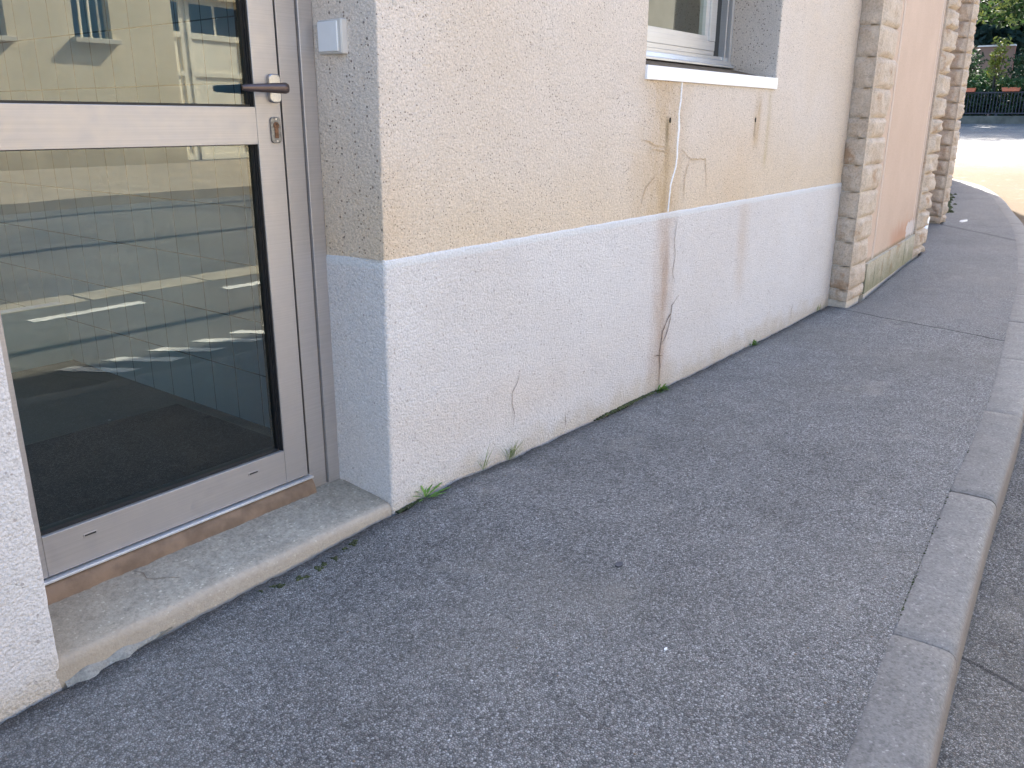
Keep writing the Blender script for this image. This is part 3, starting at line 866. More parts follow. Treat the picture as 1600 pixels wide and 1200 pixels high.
# ------------------------------------------------------------------ stone-trimmed building further along
def stone_mat(name, base, base2, moss=0.0):
    M = Mat(name, 0.9, spec=0.25)
    col = M.mix(M.step(M.noise(7, 5, 0.7), 0.35, 0.7), base, base2)
    col = M.mix(M.math('MULTIPLY', M.step(M.noise(24, 5, 0.75), 0.5, 0.72), 0.55), col, tuple(c * 0.52 for c in base2))
    col = M.mix(M.math('MULTIPLY', M.step(M.noise(5.5, 4, 0.6), 0.56, 0.70), 0.6), col, (0.34, 0.18, 0.08))
    col = M.mix(1.0, col, M.ramp(M.noise(90, 4, 0.7), [(0.3, 0.72), (0.55, 1.02), (0.75, 1.12)]), 'MULTIPLY')
    if moss:
        k = M.math('MULTIPLY', M.math('SUBTRACT', 1.0, M.step(M.math('ADD', M.z, M.math('MULTIPLY', M.noise(10, 4), 0.25)), 0.14, 0.34)), moss)
        col = M.mix(k, col, (0.12, 0.13, 0.05))
    M.color(col)
    M.bump(M.math('ADD', M.noise(30, 5, 0.7), M.math('MULTIPLY', M.noise(140, 3, 0.6), 0.25)), 0.012, 0.8)
    return M.m
m_stone = stone_mat('rock_faced_stone', (0.52, 0.42, 0.33), (0.60, 0.51, 0.42))
m_stone2 = stone_mat('sawn_base_stone', (0.52, 0.46, 0.36), (0.46, 0.42, 0.33), 0.55)
def pink():
    M = Mat('pink_smooth_render', 0.9, spec=0.2)
    col = M.mix(M.step(M.noise(2.2, 4), 0.35, 0.7), (0.52, 0.39, 0.305), (0.56, 0.425, 0.335))
    col = M.mix(1.0, col, M.ramp(M.noise(150, 3, 0.7), [(0.3, 0.86), (0.55, 1.0), (0.75, 1.05)]), 'MULTIPLY')
    low = M.math('SUBTRACT', 1.0, M.step(M.math('ADD', M.z, M.math('MULTIPLY', M.noise(7, 4), 0.22)), 0.38, 0.56))
    right_ = M.step(M.x, 6.9, 7.3)
    col = M.mix(M.math('MULTIPLY', M.math('MULTIPLY', low, right_), 0.6), col, (0.42, 0.20, 0.11))
    bare = M.math('MULTIPLY', M.math('GREATER_THAN', M.math('ADD', M.x, M.math('MULTIPLY', M.math('SUBTRACT', M.noise(9, 4), 0.5), 0.5)), 7.76), M.math('SUBTRACT', 1.0, M.step(M.math('ADD', M.z, M.math('MULTIPLY', M.noise(22, 3), 0.12)), 0.40, 0.42)))
    bare = M.math('MULTIPLY', bare, M.math('LESS_THAN', M.x, 8.3))
    col = M.mix(bare, col, (0.56, 0.50, 0.47))
    edge = M.math('SUBTRACT', 1.0, M.step(M.math('ADD', M.z, M.math('MULTIPLY', M.noise(20, 3), 0.02)), 0.235, 0.26))
    col = M.mix(M.math('MULTIPLY', edge, 0.6), col, (0.12, 0.12, 0.07))
    M.color(col); M.bump(M.noise(110, 3, 0.6), 0.0015, 0.7)
    return M.m
m_pink = pink()
m_bead = plain('pale_bead', (0.72, 0.62, 0.54), 0.8, var=0.05, ns=30)
m_joint = plain('pale_joint_mortar', (0.56, 0.50, 0.43), 0.95, var=0.12, ns=40, bumpd=0.001)

bld = empty('stone_trimmed_building', (5.8, 1.64, 0), 'pink rendered building with rock-faced stone pillars, beyond the beige house', 'building')
HT = 5.85
def block_face(b, o, u, n, u0, u1, z0, z1, bulge, seed, m0=0.0, m1=0.0):
    """a rock-faced block: pillowed and hacked, with flat drafted margins m0/m1 at the ends"""
    o = Vector(o); u = Vector(u); n = Vector(n)
    nu = max(3, int((u1 - u0) / 0.018)); nv = max(3, int((z1 - z0) / 0.018))
    rows = []
    for i in range(nu + 1):
        s_ = u0 + (u1 - u0) * i / nu; row = []
        for j in range(nv + 1):
            z = z0 + (z1 - z0) * j / nv
            du = min((s_ - u0 - m0), (u1 - m1 - s_)); dz = min(z - z0, z1 - z)
            e = sm(max(0, du) / 0.026) * sm(dz / 0.019)
            q = Vector((s_ * 9 + seed * 3.7, z * 9, seed))
            d = bulge * e * (0.75 + 0.5 * noise.noise(q) + 0.3 * noise.noise(q * 3.1) + 0.12 * noise.noise(q * 8)) if e > 0 else 0
            d = max(-0.004, d)
            p = o + u * s_ + n * d
            row.append((p.x, p.y, z))
        rows.append(row)
    b.grid(rows, smooth=True)
heights = [0.075, .155, .155, .155, .165, .165, .165, .12, .175, .18, .18, .17, .15, .17, .18, .16]
def courses():
    z = 0.012; k = 0
    while z < HT - 0.2:
        h = heights[k % len(heights)]; yield k, z, z + h; z += h + 0.004; k += 1
def pillar(o, u, widths, side, bulge, name='pillar', seed=0, side_len=0.14):
    """widths cycle per course; side = direction from the outer corner back into the wall (the return seen from the camera)"""
    o = Vector(o); u = Vector(u).normalized(); n = Vector((u.y, -u.x, 0)); sd = Vector(side).normalized()
    ns = Vector((-abs(sd.y), 0, 0)) if side_len else None
    b = MB()
    for k, z0, z1 in courses():
        w_ = widths[k % len(widths)]
        block_face(b, o, u, n, 0.0, w_, z0, z1, bulge, seed + k, 0.022, 0.0)
        # top, bottom and far end of the block
        e0 = o + u * 0.0; e1 = o + u * w_
        for z in (z0, z1):
            b.poly([(e0.x, e0.y, z), (e1.x, e1.y, z), (e1.x - n.x * .06, e1.y - n.y * .06, z), (e0.x - n.x * .06, e0.y - n.y * .06, z)])
        b.poly([(e1.x, e1.y, z0), (e1.x, e1.y, z1), (e1.x - n.x * .06, e1.y - n.y * .06, z1), (e1.x - n.x * .06, e1.y - n.y * .06, z0)])
        if not side_len:
            b.poly([(e0.x, e0.y, z0), (e0.x - n.x * .06, e0.y - n.y * .06, z0), (e0.x - n.x * .06, e0.y - n.y * .06, z1), (e0.x, e0.y, z1)])
        if side_len:
            nn = Vector((sd.y * -1, sd.x, 0)); nn = nn if nn.x < 0 else -nn
            block_face(b, o, sd, nn, 0.0, side_len, z0 + 0.0005, z1 - 0.0005, bulge * 0.75, seed + k + 50, 0.022, 0.0)
    # core of mortar
    r = 0.0025
    c0 = o - n * r + u * r; c1 = c0 + u * (min(widths) - 0.03); c2_ = c1 - n * 0.1; c3 = c0 + sd * max(side_len, 0.1)
    b.prism([(c0.x, c0.y), (c1.x, c1.y), (c1.x + (c3.x - c0.x), c1.y + (c3.y - c0.y)), (c3.x, c3.y)], 'z', -0.2, HT, mi=1)
    b.build(name, [m_stone, m_joint], bld, recalc=False)
def wallbox(b, p0, p1, off, th, z0, z1, mi=0):
    p0 = Vector(p0); p1 = Vector(p1); u = (p1 - p0).normalized(); n = Vector((u.y, -u.x))
    a = p0 - n * off; c = p1 - n * off; d = c - n * th; e = a - n * th
    b.prism([(a.x, a.y), (c.x, c.y), (d.x, d.y), (e.x, e.y)], 'z', z0, z1, mi=mi)
A0, A1 = Vector((5.80, 1.640)), Vector((6.22, 1.646))
B0, B1 = Vector((8.16, 1.790)), Vector((8.60, 1.820))
pillar((A0.x, A0.y, 0), (A1 - A0).to_3d(), [0.36, .34, .33, .36, .40, .42, .44, .37, .40, .44, .40, .42, .44, .40, .38, .43], (0.28, 1, 0), 0.022, seed=1, side_len=0.155)
pu = (B0 - Vector((6.22, 1.646))).normalized()
pillar((B0.x, B0.y, 0), pu.to_3d(), [0.40, .40, .38, .40, .42, .39, .43, .38], (0.1, 1, 0), 0.055, seed=40, side_len=0)
b = MB(); wallbox(b, A1 - pu * 0.2, B0 + pu * 0.3, 0.018, 0.12, 0.21, HT); b.build('pink_wall', m_pink, bld)
b = MB()       # base course of sawn stones
x = 0.0; k = 0
L = (B0 - A1).length
while x < L - 0.02:
    wd = random.choice((0.20, 0.24, 0.28)); e = min(L, x + wd)
    p = A1 + pu * (x - 0.02); q = A1 + pu * (e - 0.024)
    wallbox(b, p, q, -0.004 + random.uniform(-.002, .002), 0.1, 0.004, 0.218 + rise(0)); x = e; k += 1
wallbox(b, A1, B0, 0.003, 0.08, -0.2, 0.217, mi=1)
b.build('base_course', [m_stone2, m_joint], bld)
b = MB()
for d in (0.20, L - 0.07):
    p = A1 + pu * d
    wallbox(b, p, p + pu * 0.009, 0.013, 0.02, 0.222, HT)
    wallbox(b, p + pu * (0.05 if d < 1 else -0.07), p + pu * (0.055 if d < 1 else -0.06), 0.0165, 0.02, 0.222, HT)
b.build('render_bead', m_bead, bld)
# recess and the second part of the building
C0 = Vector((11.2, 2.20)); cu = Vector((1, 0.1925)).normalized()
b = MB(); wallbox(b, B1 + Vector((0, 0.65)), C0 + Vector((0, 0.5)), 0.0, 0.2, -0.2, HT)
wallbox(b, (8.60, 2.55), (8.50, 1.90), 0.0, 0.1, -0.2, HT)
b.build('recess_wall', m_pink, bld)
pillar((C0.x, C0.y, 0), cu.to_3d(), [0.5, .46, .5, .54, .48], (0.12, 1, 0), 0.055, seed=90, side_len=0.55)
C1 = C0 + cu * 9.25
b = MB(); wallbox(b, C0 + cu * 0.42, C1, 0.012, 0.3, 0.0, HT)
wallbox(b, C1, C1 + Vector((-0.9, 5.5)), 0.0, 0.3, -0.2, HT)
b.build('side_wall', m_pink, bld)
pillar(((C0 + cu * 2.6).x, (C0 + cu * 2.6).y, 0), cu.to_3d(), [0.5, .46, .5, .54, .48], (0.12, 1, 0), 0.06, seed=140, side_len=0.05)
pillar(((C1 - cu * 0.5).x, (C1 - cu * 0.5).y, 0), cu.to_3d(), [0.5, .46, .5], (0.12, 1, 0), 0.06, seed=190, side_len=0.05)
b = MB()
b.prism([(5.83, 1.70), (8.6, 1.86), (11.2, 2.25), (C1.x, C1.y), (C1.x - 0.9, C1.y + 5.5), (5.83, 9)], 'z', HT, HT + 0.08)
b.build('roof', m_kerb, bld)
b = MB(); b.box(5.87, 6.0, YW + 0.02, 9, -0.2, HT - 0.01); b.build('party_wall', m_pink, bld)
# little wall hook
b = MB(); b.tube([(5.845, 1.776, 1.861), (5.835, 1.74, 1.861), (5.83, 1.738, 1.885)], 0.006, 8)
tag(b.build('wall_hook', m_zinc), 'small grey metal hook at the right end of the beige wall', 'hook')

# downpipe shoe standing at the end of the second pillar
b = MB()
rows = []
for t in [i / 12 for i in range(13)]:
    x = 8.66 + 0.40 * t; z = 0.13 + 0.16 * sm(t) ; y = 1.83 + 0.05 * t
    r = 0.075 - 0.02 * t
    rows.append([(x, y + 0.05 + r * math.cos(a), z - 0.02 + r * math.sin(a) * 0.8) for a in [k * math.pi / 8 for k in range(17)]])
b.grid(rows); b.poly(rows[0][:-1]); b.poly(rows[-1][:-1][::-1])
b.tube([(9.0, 1.93, 0.29), (9.05, 2.2, 0.33), (9.05, 2.45, 0.8), (9.05, 2.47, 5.8)], 0.045, 12)
tag(b.build('downpipe', m_zinc), 'grey galvanised downpipe foot sticking out beside the stone pillar', 'downpipe')

# ------------------------------------------------------------------ weeds, moss and marks along the wall
def leafmat(name, c1, c2, tr=0.25):
    M = Mat(name, 0.55, spec=0.35)
    M.color(M.mix(M.step(M.noise(25, 3), 0.35, 0.65), c1, c2))
    M.b.inputs['Subsurface Weight'].default_value = 0.0
    t = M.n('ShaderNodeBsdfTranslucent'); t.inputs[0].default_value = tuple(c2) + (1,)
    mx = M.n('ShaderNodeMixShader'); mx.inputs[0].default_value = tr
    out = M.nt.nodes['Material Output']
    M.nt.links.new(M.b.outputs[0], mx.inputs[1]); M.nt.links.new(t.outputs[0], mx.inputs[2]); M.nt.links.new(mx.outputs[0], out.inputs[0])
    return M.m
m_dand = leafmat('dandelion_leaf', (0.09, 0.20, 0.035), (0.16, 0.30, 0.06))
m_grassb = leafmat('grass_blade', (0.16, 0.23, 0.06), (0.26, 0.32, 0.12))
m_moss = plain('moss', (0.045, 0.055, 0.02), 0.95, var=0.5, ns=60, bumpd=0.003)
def leaf_strip(b, base, ang, elev, length, wmax, lobes=0, droop=0.5, mi=0):
    length *= 1.35; wmax *= 1.35
    n = 12; d = Vector((math.cos(ang), math.sin(ang), 0)); s_ = Vector((-d.y, d.x, 0))
    p = Vector(base); L, Mi, Rr = [], [], []
    for i in range(n + 1):
        t = i / n
        wv = wmax * math.sin(math.pi * min(1, 0.08 + t * 0.94)) ** 0.7 * (0.35 + 0.65 * t)
        if lobes: wv *= 1.0 - 0.45 * (i % 3 == 0) * (t < 0.85)
        if i == n: wv = 0.0004
        e = elev * (1 - droop * t)
        L.append(tuple(p + s_ * wv + Vector((0, 0, wv * 0.35)))); Mi.append(tuple(p)); Rr.append(tuple(p - s_ * wv + Vector((0, 0, wv * 0.35))))
        p = p + (d * math.cos(e) + Vector((0, 0, math.sin(e)))) * (length / n)
    b.grid([L, Mi, Rr], mi=mi)
def plant(name, x, y, label, cat, build, group=None):
    b = MB(); build(b, x, y, zpave(x, y)); return tag(b.build(name, [m_dand, m_grassb]), label, cat, group)
def dandelion(b, x, y, z):
    for a, e, L, w_ in ((95, 1.35, .055, .0065), (5, .30, .07, .006), (-12, .12, .075, .006), (20, .55, .06, .006), (178, .55, .045, .006), (150, .9, .04, .005), (-60, .3, .035, .005), (-35, .2, .055, .005), (40, .8, .045, .005), (200, .2, .035, .004)):
        leaf_strip(b, (x + random.uniform(-.004, .004), y, z - 0.002), math.radians(a), e, L, w_, 1, 0.45)
plant('dandelion', 1.812, 1.755, 'small green dandelion at the foot of the wall near the doorstep', 'weed', dandelion)
def tuft(n, hgt, spread):
    def f(b, x, y, z):
        for i in range(n):
            a = random.uniform(0, 2 * math.pi); e = random.uniform(1.0, 1.5)
            leaf_strip(b, (x + random.uniform(-spread, spread), y + random.uniform(-.004, .003), z - 0.004), a if math.sin(a) < 0.5 else -a, e, hgt * random.uniform(0.5, 1.0), 0.0011, 0, random.uniform(0.1, 0.6), 1)
    return f
plant('grass_tuft', 2.117, 1.762, 'thin sparse grass tuft at the wall, left of the bushier one', 'weed', tuft(13, 0.075, 0.012), 'weeds at the foot of the wall')
plant('grass_tuft', 2.275, 1.762, 'bushier grass tuft at the wall below the short plinth crack', 'weed', tuft(38, 0.07, 0.024), 'weeds at the foot of the wall')
def clover(n, sp, h):
    def f(b, x, y, z):
        for i in range(n):
            px = x + random.gauss(0, sp); py = y - abs(random.gauss(0, 0.008))
            leaf_strip(b, (px, py, z - 0.003), random.uniform(math.pi, 2 * math.pi), random.uniform(0.3, 1.4), h * random.uniform(.4, 1), 0.004, 0, 0.7, 0)
    return f
plant('leafy_weed', 3.405, 1.758, 'low leafy weed where the brown crack meets the pavement', 'weed', clover(44, 0.028, 0.032), 'weeds at the foot of the wall')
plant('leafy_weed', 4.51, 1.76, 'little leafy weed at the wall below the right end of the sill', 'weed', clover(20, 0.018, 0.035), 'weeds at the foot of the wall')
plant('grass_tuft', 5.60, 1.758, 'wispy tuft at the far end of the plinth beside the stone pillar', 'weed', tuft(16, 0.05, 0.03), 'weeds at the foot of the wall')
b = MB()
def blob(b, x, y, z, r):
    vs = []
    for i in range(3):
        a0 = i
        ring = []
        rad = r * (1.0, 0.85, 0.4)[i]; zz_ = z + r * (0, 0.4, 0.7)[i]
        for k in range(6):
            a = k * math.pi / 3 + random.uniform(-.3, .3)
            ring.append(b.bm.verts.new((x + rad * math.cos(a), y + rad * math.sin(a), zz_)))
        vs.append(ring)
    for i in range(2):
        for k in range(6): 
            f = b.bm.faces.new([vs[i][k], vs[i][(k + 1) % 6], vs[i + 1][(k + 1) % 6], vs[i + 1][k]]); f.smooth = True
    b.bm.faces.new(vs[2]).smooth = True
for i in range(330):
    x = random.triangular(2.84, 3.42, 3.2); y = YW - 0.008 - abs(random.gauss(0, 0.006))
    blob(b, x, y, zpave(x, y) - 0.003, random.uniform(0.004, 0.011))
for i in range(150):
    x = random.uniform(1.69, 1.80); y = YW - 0.008 - abs(random.gauss(0, 0.008))
    blob(b, x, y, zpave(x, y) - 0.006, random.uniform(0.002, 0.006))
mp = [(1.513, 1.735), (1.457, 1.722), (1.373, 1.705), (1.293, 1.690), (1.218, 1.702), (1.15, 1.733)]
for i in range(420):
    t = random.random() * (len(mp) - 1)
    if nz((t * 2.2, 3, 3)) < -0.05 or random.random() < 0.35: continue
    k = int(t); f_ = t - k
    x = mp[k][0] + (mp[k + 1][0] - mp[k][0]) * f_; y = mp[k][1] + (mp[k + 1][1] - mp[k][1]) * f_ + random.gauss(0, 0.005) + 0.012 * nz((t * 3, 1, 1))
    blob(b, x, y, zpave(x, y) - 0.001, random.uniform(0.002, 0.0065))
for i in range(260):
    x = random.triangular(2.0, 2.6, 2.1) if random.random() < .5 else random.uniform(1.9, 4.2); y = kerb_y(x) + random.gauss(0.004, 0.004)
    blob(b, x, y, zpave(x, y) - 0.003, random.uniform(0.0015, 0.004))
for i in range(140):
    x = random.uniform(12.5, 16); y = wall_y(x) - abs(random.gauss(0, 0.04))
    blob(b, x, y, zpave(x, y) - 0.003, random.uniform(0.02, 0.05))
tag(b.build('moss', m_moss), 'dark green moss in the cracks along the wall, step and kerb', 'moss', kind='stuff')
m_gum = plain('trodden_gum', (0.07, 0.072, 0.085), 0.8, var=0.2, ns=80)
def speck(name, x, y, r, sq, mat, label, cat):
    b = MB(); N = 12; z = zpave(x, y) + 0.0035
    top = [(x + r * math.cos(i * 2 * math.pi / N) * random.uniform(.7, 1.2), y + r * sq * math.sin(i * 2 * math.pi / N) * random.uniform(.7, 1.2)) for i in range(N)]
    b.prism(top, 'z', z - 0.004, z); return tag(b.build(name, mat), label, cat)
speck('chewing_gum', 1.828, 1.037, 0.015, 0.7, m_gum, 'flattened dark gum spot in the middle of the pavement', 'gum')
speck('paper_scrap', 1.56, 0.751, 0.006, 0.5, m_white, 'tiny white scrap lying on the asphalt', 'scrap')
speck('paint_mark', 11.75, 2.05, 0.16, 0.25, m_paint, 'white dab on the pavement by the far stone pillar', 'paint mark')

m_grit = plain('grit_and_dry_bits', (0.20, 0.15, 0.11), 0.9, var=0.5, ns=40)
b = MB()
for i in range(260):
    if i % 2: x = random.uniform(1.2, 9); y = kerb_y(x) + abs(random.gauss(0, 0.10)) + 0.005
    elif i % 4: x = random.uniform(1.6, 5.8); y = YW - 0.02 - abs(random.gauss(0, 0.08))
    else: x = random.uniform(0.8, 9); y = random.uniform(0.4, 1.7)
    if y > wall_y(x) - 0.02: continue
    blob(b, x, y, zpave(x, y), random.uniform(0.0012, 0.0032))
tag(b.build('grit', m_grit), 'scattered grit and dry plant bits on the pavement', 'grit', kind='stuff')

# ------------------------------------------------------------------ beyond: fence, planters, shrubs and trees
m_iron = plain('black_painted_iron', (0.02, 0.024, 0.04), 0.5, 0.2, 0.2)
m_terra = plain('terracotta_plastic', (0.50, 0.14, 0.07), 0.6, 0, 0.1)
FZ = 1.42; FX = 44.0
m_dkcon = plain('shade_toned_concrete', (0.10, 0.10, 0.085), 0.9, var=0.3, ns=2)  # tree shade is worked into this darkened concrete colour
b = MB(); b.box(43.8, 44.3, -4, 16, 1.0, FZ - 0.03, 0.02)
tag(b.build('low_wall', m_dkcon), 'low concrete base wall under the black railing across the road', 'wall')
fence = empty('railing', (FX, 6, FZ), 'black iron railing across the sunlit road', 'railing')
b = MB(); b.box(FX - .03, FX + .03, -4, 16, FZ + 0.05, FZ + 0.10); b.box(FX - .03, FX + .03, -4, 16, FZ + 0.92, FZ + 0.98)
b.build('rail', m_iron, fence)
for i in range(75):
    y = 3.6 + i * 0.13
    b = MB(); b.box(FX - 0.013, FX + 0.013, y - .016, y + .016, FZ + 0.1005, FZ + 0.9195); b.build('bar', m_iron, fence)
for y in (4.2, 7.0, 9.8, 12.6):
    b = MB(); b.box(FX - 0.045, FX + 0.045, y - .045 + .065, y + .045 + .065, FZ - 0.03, FZ + 0.0495); b.build('post_foot', m_iron, fence)

m_lf = {k: leafmat('foliage_' + k, a, c, 0.3) for k, a, c in (
    ('dark', (0.016, 0.038, 0.018), (0.035, 0.075, 0.028)), ('mid', (0.03, 0.075, 0.022), (0.06, 0.12, 0.035)),
    ('yellow', (0.13, 0.17, 0.03), (0.24, 0.26, 0.05)), ('blue', (0.018, 0.04, 0.035), (0.04, 0.075, 0.05)))}  # blue set: distant haze is mixed into the leaf colour
m_bark = plain('grey_bark', (0.10, 0.085, 0.07), 0.95, var=0.3, ns=8, bumpd=0.02)
def crown_bm(clumps, n, size, rnd, mi=0):
    b = MB()
    tot = sum(c[3] ** 2 for c in clumps)
    for (cx, cy, cz, r, fl) in clumps:
        for i in range(int(n * r * r / tot)):
            d = Vector((rnd.gauss(0, 1), rnd.gauss(0, 1), rnd.gauss(0, 1))).normalized()
            rr_ = r * (rnd.random() ** 0.35) * (1 + 0.35 * noise.noise(d * 2.3 + Vector((cx, cy, cz))))
            p = Vector((cx, cy, cz)) + Vector((d.x * rr_, d.y * rr_, d.z * rr_ * fl))
            a = Vector((rnd.gauss(0, 1), rnd.gauss(0, 1), rnd.gauss(0, .6))).normalized(); c = a.orthogonal().normalized()
            c = (c + a.cross(c) * rnd.uniform(-1, 1)).normalized(); s_ = size * rnd.uniform(.6, 1.3)
            q = [p - a * s_, p + c * s_ * .45, p + a * s_, p - c * s_ * .45]
            f = b.bm.faces.new([b.bm.verts.new(v) for v in q]); f.material_index = mi
    return b
def tree(x, y, z, h, spread, mat, label, n=5000, size=0.13, seed=0, trunk_h=None, trunk_r=0.2, lean=0.0, name='tree', low=0.25, group='trees beyond the road'):
    rnd = random.Random(seed)
    t = empty(name, (x, y, z), label, 'tree', group)
    th = trunk_h or h * 0.45
    b = MB()
    top = Vector((x + lean * .3, y + lean, z + th))
    b.tube([(x, y, z - 0.3), (x + .03, y + lean * .25, z + th * .3), (x, y + lean * .6, z + th * .7), tuple(top)], [trunk_r * 1.25, trunk_r, trunk_r * .8, trunk_r * .6], 10)
    cl = []
    for i in range(9):
        a = i * 2.4 + rnd.random(); rr_ = spread * rnd.uniform(.35, .75); cz = z + h * rnd.uniform(low + .1, .9)
        c = Vector((x + rr_ * math.cos(a), y + lean + rr_ * math.sin(a), cz))
        b.tube([tuple(top - Vector((0, 0, th * .15))), tuple((top + c) / 2 + Vector((0, 0, .25))), tuple(c)], [trunk_r * .4, trunk_r * .25, trunk_r * .1], 6)
        cl.append((c.x, c.y, c.z, spread * rnd.uniform(.35, .55), .75))
    cl.append((x, y + lean, z + h * .8, spread * .6, .8))
    b.build('trunk', m_bark, t)
    crown_bm(cl, n, size, rnd).build('crown', mat, t)
    return t
def shrub(x, y, z, h, r, mat, label, n=2200, size=0.09, seed=0):
    rnd = random.Random(seed)
    t = empty('shrub', (x, y, z), label, 'shrub', 'shrubs behind the railing')
    b = MB(); cl = []
    for i in range(7):
        a = i * 2.1 + rnd.random(); q = r * rnd.uniform(.1, .7)
        c = (x + q * math.cos(a), y + q * math.sin(a), z + h * rnd.uniform(.25, .8))
        b.tube([(x, y, z - .2), (x + (c[0] - x) * .4, y + (c[1] - y) * .4, z + h * .3), c], [.04, .025, .01], 5)
        cl.append((c[0], c[1], c[2], r * rnd.uniform(.45, .65), h / r * .45))
    b.build('stem', m_bark, t)
    crown_bm(cl, n, size, rnd).build('foliage', mat, t)
GZ = 1.1
shrub(46.0, 9.5, GZ, 3.4, 1.5, m_lf['dark'], 'dense dark shrub behind the railing beside the far stone pillar', 6000, seed=1)
shrub(46.4, 8.0, GZ, 2.6, 1.4, m_lf['mid'], 'mid green shrub behind the railing between the two darker ones', 5500, seed=2)
shrub(46.2, 6.0, GZ, 3.8, 1.5, m_lf['dark'], 'taller dark shrub behind the railing at the right edge', 6000, seed=3)
shrub(46.2, 4.2, GZ, 3.0, 1.7, m_lf['mid'], 'green shrub behind the railing outside the right edge', 2200, seed=4)
shrub(46.4, 11.5, GZ, 3.2, 1.7, m_lf['mid'], 'green shrub hidden mostly behind the stone pillar', 2200, seed=5)
shrub(45.4, 7.55, GZ + 1.0, 2.9, 0.42, m_lf['yellow'], 'slim yellow-green sapling standing in front of the brick wall', 500, 0.10, seed=6)
rnd = random.Random(77)
hb = crown_bm([(45.0 + (i % 2) * .3, 3.4 + i * 0.55, 1.35 + .35 * (i % 3), .62, .9) for i in range(16)], 16000, 0.085, rnd)
tag(hb.build('hedge', m_lf['dark']), 'low dark ivy mass growing right behind the black railing', 'hedge', kind='stuff')
for (y, lab, sd) in ((8.35, 'orange trough planter on the railing nearer the stone pillar', 1), (6.62, 'orange trough planter on the railing nearer the right edge of the photo', 2)):
    pt = empty('planter', (43.85, y, FZ + 0.98), lab, 'planter', 'orange planters on the railing')
    b = MB()
    b.prism([(y - .36, FZ + 1.15), (y + .36, FZ + 1.15), (y + .32, FZ + 0.985), (y - .32, FZ + 0.985)], 'x', 43.76, 43.95, bev=0.01)
    b.build('trough', m_terra, pt)
    rnd = random.Random(sd + 30)
    crown_bm([(43.85, y + d, FZ + 1.3 + rnd.uniform(0, .15), .24, .8) for d in (-.3, -.1, .12, .32)], 500, 0.06, rnd).build('foliage', m_lf['mid'], pt)
m_brick = Mat('pinkish_brick', 0.9)
bk = m_brick.n('ShaderNodeTexBrick'); m_brick.set(bk.inputs['Vector'], m_brick.n('ShaderNodeTexCoord').outputs['Object'])
rotm = m_brick.n('ShaderNodeMapping'); rotm.inputs['Rotation'].default_value = (math.pi / 2, 0, math.pi / 2)
m_brick.nt.links.new(m_brick.pos, rotm.inputs[0]); m_brick.nt.links.new(rotm.outputs[0], bk.inputs['Vector'])
bk.inputs['Scale'].default_value = 3
bk.inputs['Color1'].default_value = (0.40, 0.15, 0.12, 1); bk.inputs['Color2'].default_value = (0.33, 0.14, 0.11, 1); bk.inputs['Mortar'].default_value = (0.3, 0.2, 0.17, 1)
m_brick.color(bk.outputs[0])
bw = empty('brick_wall', (58, 9, 1.2), 'pinkish brick garden wall with a white coping behind the shrubs', 'wall')
b = MB(); b.box(58, 58.3, 8.9, 16, 0.8, 5.25); b.build('brickwork', m_brick.m, bw)
b = MB(); b.box(57.93, 58.37, 8.9, 16, 5.251, 5.33); b.build('coping', m_whitem, bw)
tree(42.9 + 4, 9.0, GZ, 11, 3.8, m_lf['mid'], 'tall tree with a leaning trunk behind the railing by the stone pillar', 12000, 0.15, 11, 5.5, 0.28, 0.9, low=0.35)
tree(50.5, 5.0, GZ, 12, 4.6, m_lf['mid'], 'broad tree standing over the railing at the right', 14000, 0.17, 12, 5.5, 0.3, low=0.35)
tree(48.0, 13.5, GZ, 11, 4.4, m_lf['mid'], 'tree hidden behind the corner of the stone building', 5000, 0.17, 13, 5, 0.3, low=0.3)
tree(52.0, 0.0, GZ, 12, 5.0, m_lf['mid'], 'tree beyond the right edge of the photo', 5000, 0.2, 14, 5, 0.3, low=0.3)
for i, (x, y, h, sp) in enumerate(((66, 15, 13, 5.5), (68, 9, 14, 6), (66, 3, 13, 5.5), (72, 12, 16, 6), (72, 6, 16, 6))):
    tree(x, y, 0.8, h, sp, m_lf['blue'], ['bluish dark tree behind the brick wall, far left', 'bluish dark tree in the middle behind the brick wall', 'bluish dark tree behind the brick wall, far right',
         'tallest back-row tree seen left above the brick wall', 'tallest back-row tree seen right above the brick wall'][i], 26000, 0.34, 20 + i, 5, 0.3, low=0.0)
# overhanging sunlit bough
rnd = random.Random(5)
bt = empty('roadside_tree', (41.5, 3.0, 1.0), 'roadside tree whose sunlit yellow-green bough hangs in at the top right', 'tree', 'trees beyond the road')
b = MB(); b.tube([(41.5, 3.0, 0.8), (41.4, 3.1, 3), (41.5, 3.3, 6.5)], [.24, .2, .13], 10)
b.tube([(41.4, 3.1, 4.5), (41.2, 4.6, 6.2), (41.0, 6.2, 6.2), (41, 7.4, 5.5)], [.1, .07, .045, .02], 6)
b.build('trunk', m_bark, bt)
crown_bm([(41, 5.4, 6.4, .9, .8), (41, 6.2, 6.1, .7, .8), (41, 7.0, 5.6, .5, .8), (41, 7.7, 5.2, .32, .8), (41.2, 6.6, 5.0, .25, .9), (41.4, 3.6, 7.6, 2.0, .8), (42, 2, 7.0, 1.8, .8), (41, 7.9, 3.9, .16, 1.6)], 3600, 0.10, rnd).build('crown', m_lf['yellow'], bt)

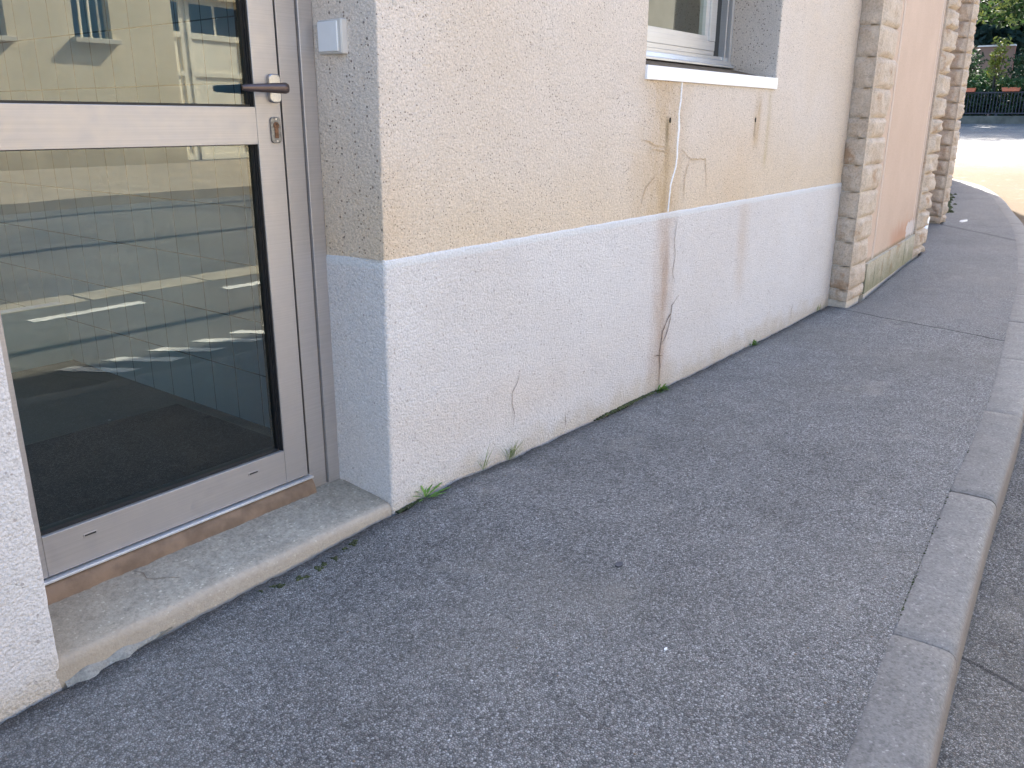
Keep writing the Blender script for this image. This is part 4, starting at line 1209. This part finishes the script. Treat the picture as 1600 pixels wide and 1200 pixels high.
# ------------------------------------------------------------------ the other side of the street, seen in the glass
opp = empty('facing_house', (7, -9.2, 0.48), 'sunlit ochre house across the street, seen reflected in the door glass', 'house')
YO = -9.2
def ochre():
    M = Mat('ochre_render', 0.9, spec=0.2)
    col = M.mix(M.step(M.noise(0.8, 5, 0.65), 0.3, 0.7), (0.60, 0.52, 0.36), (0.70, 0.61, 0.44))
    col = M.mix(M.math('MULTIPLY', M.math('SUBTRACT', 1.0, M.step(M.math('ADD', M.z, M.noise(2, 4)), 1.0, 1.5)), 0.6), col, (0.30, 0.24, 0.15))
    M.color(col); M.bump(M.noise(60, 4), 0.004, 0.6); return M.m
m_ochre = ochre()
m_cream = plain('cream_door_paint', (0.80, 0.75, 0.62), 0.6, var=0.05, ns=3)
m_dk = plain('dark_opening', (0.03, 0.035, 0.045), 0.3, var=0.2, ns=3)
m_osill = plain('pale_stone_sill', (0.55, 0.50, 0.40), 0.8, var=0.1, ns=8)
wins = [(4.95, 5.68, 2.24, 3.3), (6.60, 7.18, 2.30, 3.3)]
gx0, gx1, gz0, gz1 = 8.21, 10.9, 0.50, 3.05
# front wall around the openings, 0.25 m deep
b = MB()
def ob(x0, x1, z0, z1): b.box(x0, x1, YO - 0.25, YO, z0, z1)
ob(-14, wins[0][0], -.2, 6.3); ob(wins[0][0], wins[0][1], -.2, wins[0][2]); ob(wins[0][0], wins[0][1], wins[0][3], 6.3)
ob(wins[0][1], wins[1][0], -.2, 6.3); ob(wins[1][0], wins[1][1], -.2, wins[1][2]); ob(wins[1][0], wins[1][1], wins[1][3], 6.3)
ob(wins[1][1], gx0, -.2, 6.3); ob(gx0, gx1, gz1, 6.3); ob(gx1, 21.6, -.2, 6.3)
b.box(-14, 21.6, YO - 4, YO - 0.26, 6.0, 6.3)
b.build('front_wall', m_ochre, opp)
for (x0, x1, z0, z1) in wins:
    b = MB(); b.box(x0, x1, YO - 0.249, YO - 0.2, z0, z1); wd = b.build('window', m_dk, opp)
    b = MB(); b.box(x0 - .05, x1 + .08, YO + 0.001, YO + 0.13, z0 - 0.07, z0, 0.006); b.build('sill', m_osill, wd)
    b = MB()
    for i in range(3):
        xx = x0 + (x1 - x0) * (i + 1) / 4; b.box(xx - .014, xx + .014, YO - .09, YO - .06, z0, z1)
    b.build('window_bars', m_cream, wd)
b = MB()
ym = YO - 0.16
b.box(gx0, gx1, ym - 0.05, ym, gz0, gz1)
for (x0, x1) in ((gx0 + .02, 8.49), (8.56, 9.60), (9.66, 10.88)):
    b.box(x0, x1, ym + .001, ym + .025, gz0, gz0 + .10, .003); b.box(x0, x1, ym + .001, ym + .025, 1.85, 1.93, .003); b.box(x0, x1, ym + .001, ym + .025, 2.42, 2.51, .003)
    b.box(x0, x0 + .07, ym + .0005, ym + .0245, gz0, gz1, .003); b.box(x1 - .07, x1, ym + .0005, ym + .0245, gz0, gz1, .003)
gd = b.build('garage_door', m_cream, opp)
b = MB()
for (x0, x1) in ((gx0 + .09, 8.42), (8.63, 9.07), (9.12, 9.53), (9.73, 10.8)): b.box(x0, x1, ym + .0012, ym + .006, 2.515, 2.96)
b.build('door_light', m_dk, gd)
# next house along the far side, paler, mirrored in the small window
op2 = empty('pale_facing_house', (24, -9.4, 0.5), 'pale grey house further along the far side, mirrored in the small window', 'house')
b = MB(); b.box(21.7, 25.6, -12, -9.3, -0.2, 7.2); b.box(25.6, 34, -12, -9.3, -0.2, 8.2, mi=1); b.box(22.6, 23.4, -9.299, -9.25, 2.0, 3.3, 0, mi=1)
b.build('front_wall', [plain('pale_grey_render', (0.30, 0.29, 0.27), 0.9, ns=2), plain('dark_grey_render', (0.07, 0.07, 0.075), 0.9, ns=2)], op2)
# overhead cables above the street
for (y, z, lab) in ((-3.5, 6.3, 'overhead cable above the middle of the street'), (-2.0, 6.0, 'overhead cable nearer the houses with the doorstep'), (1.1, 5.7, 'overhead cable along the eaves of the beige house')):
    b = MB(); b.tube([(x, y, z - 0.35 + 0.35 * ((x - 5) / 22) ** 2) for x in frange(-17, 27, 4)], 0.05, 6)
    tag(b.build('overhead_cable', m_rubber), lab, 'cable', 'overhead cables')
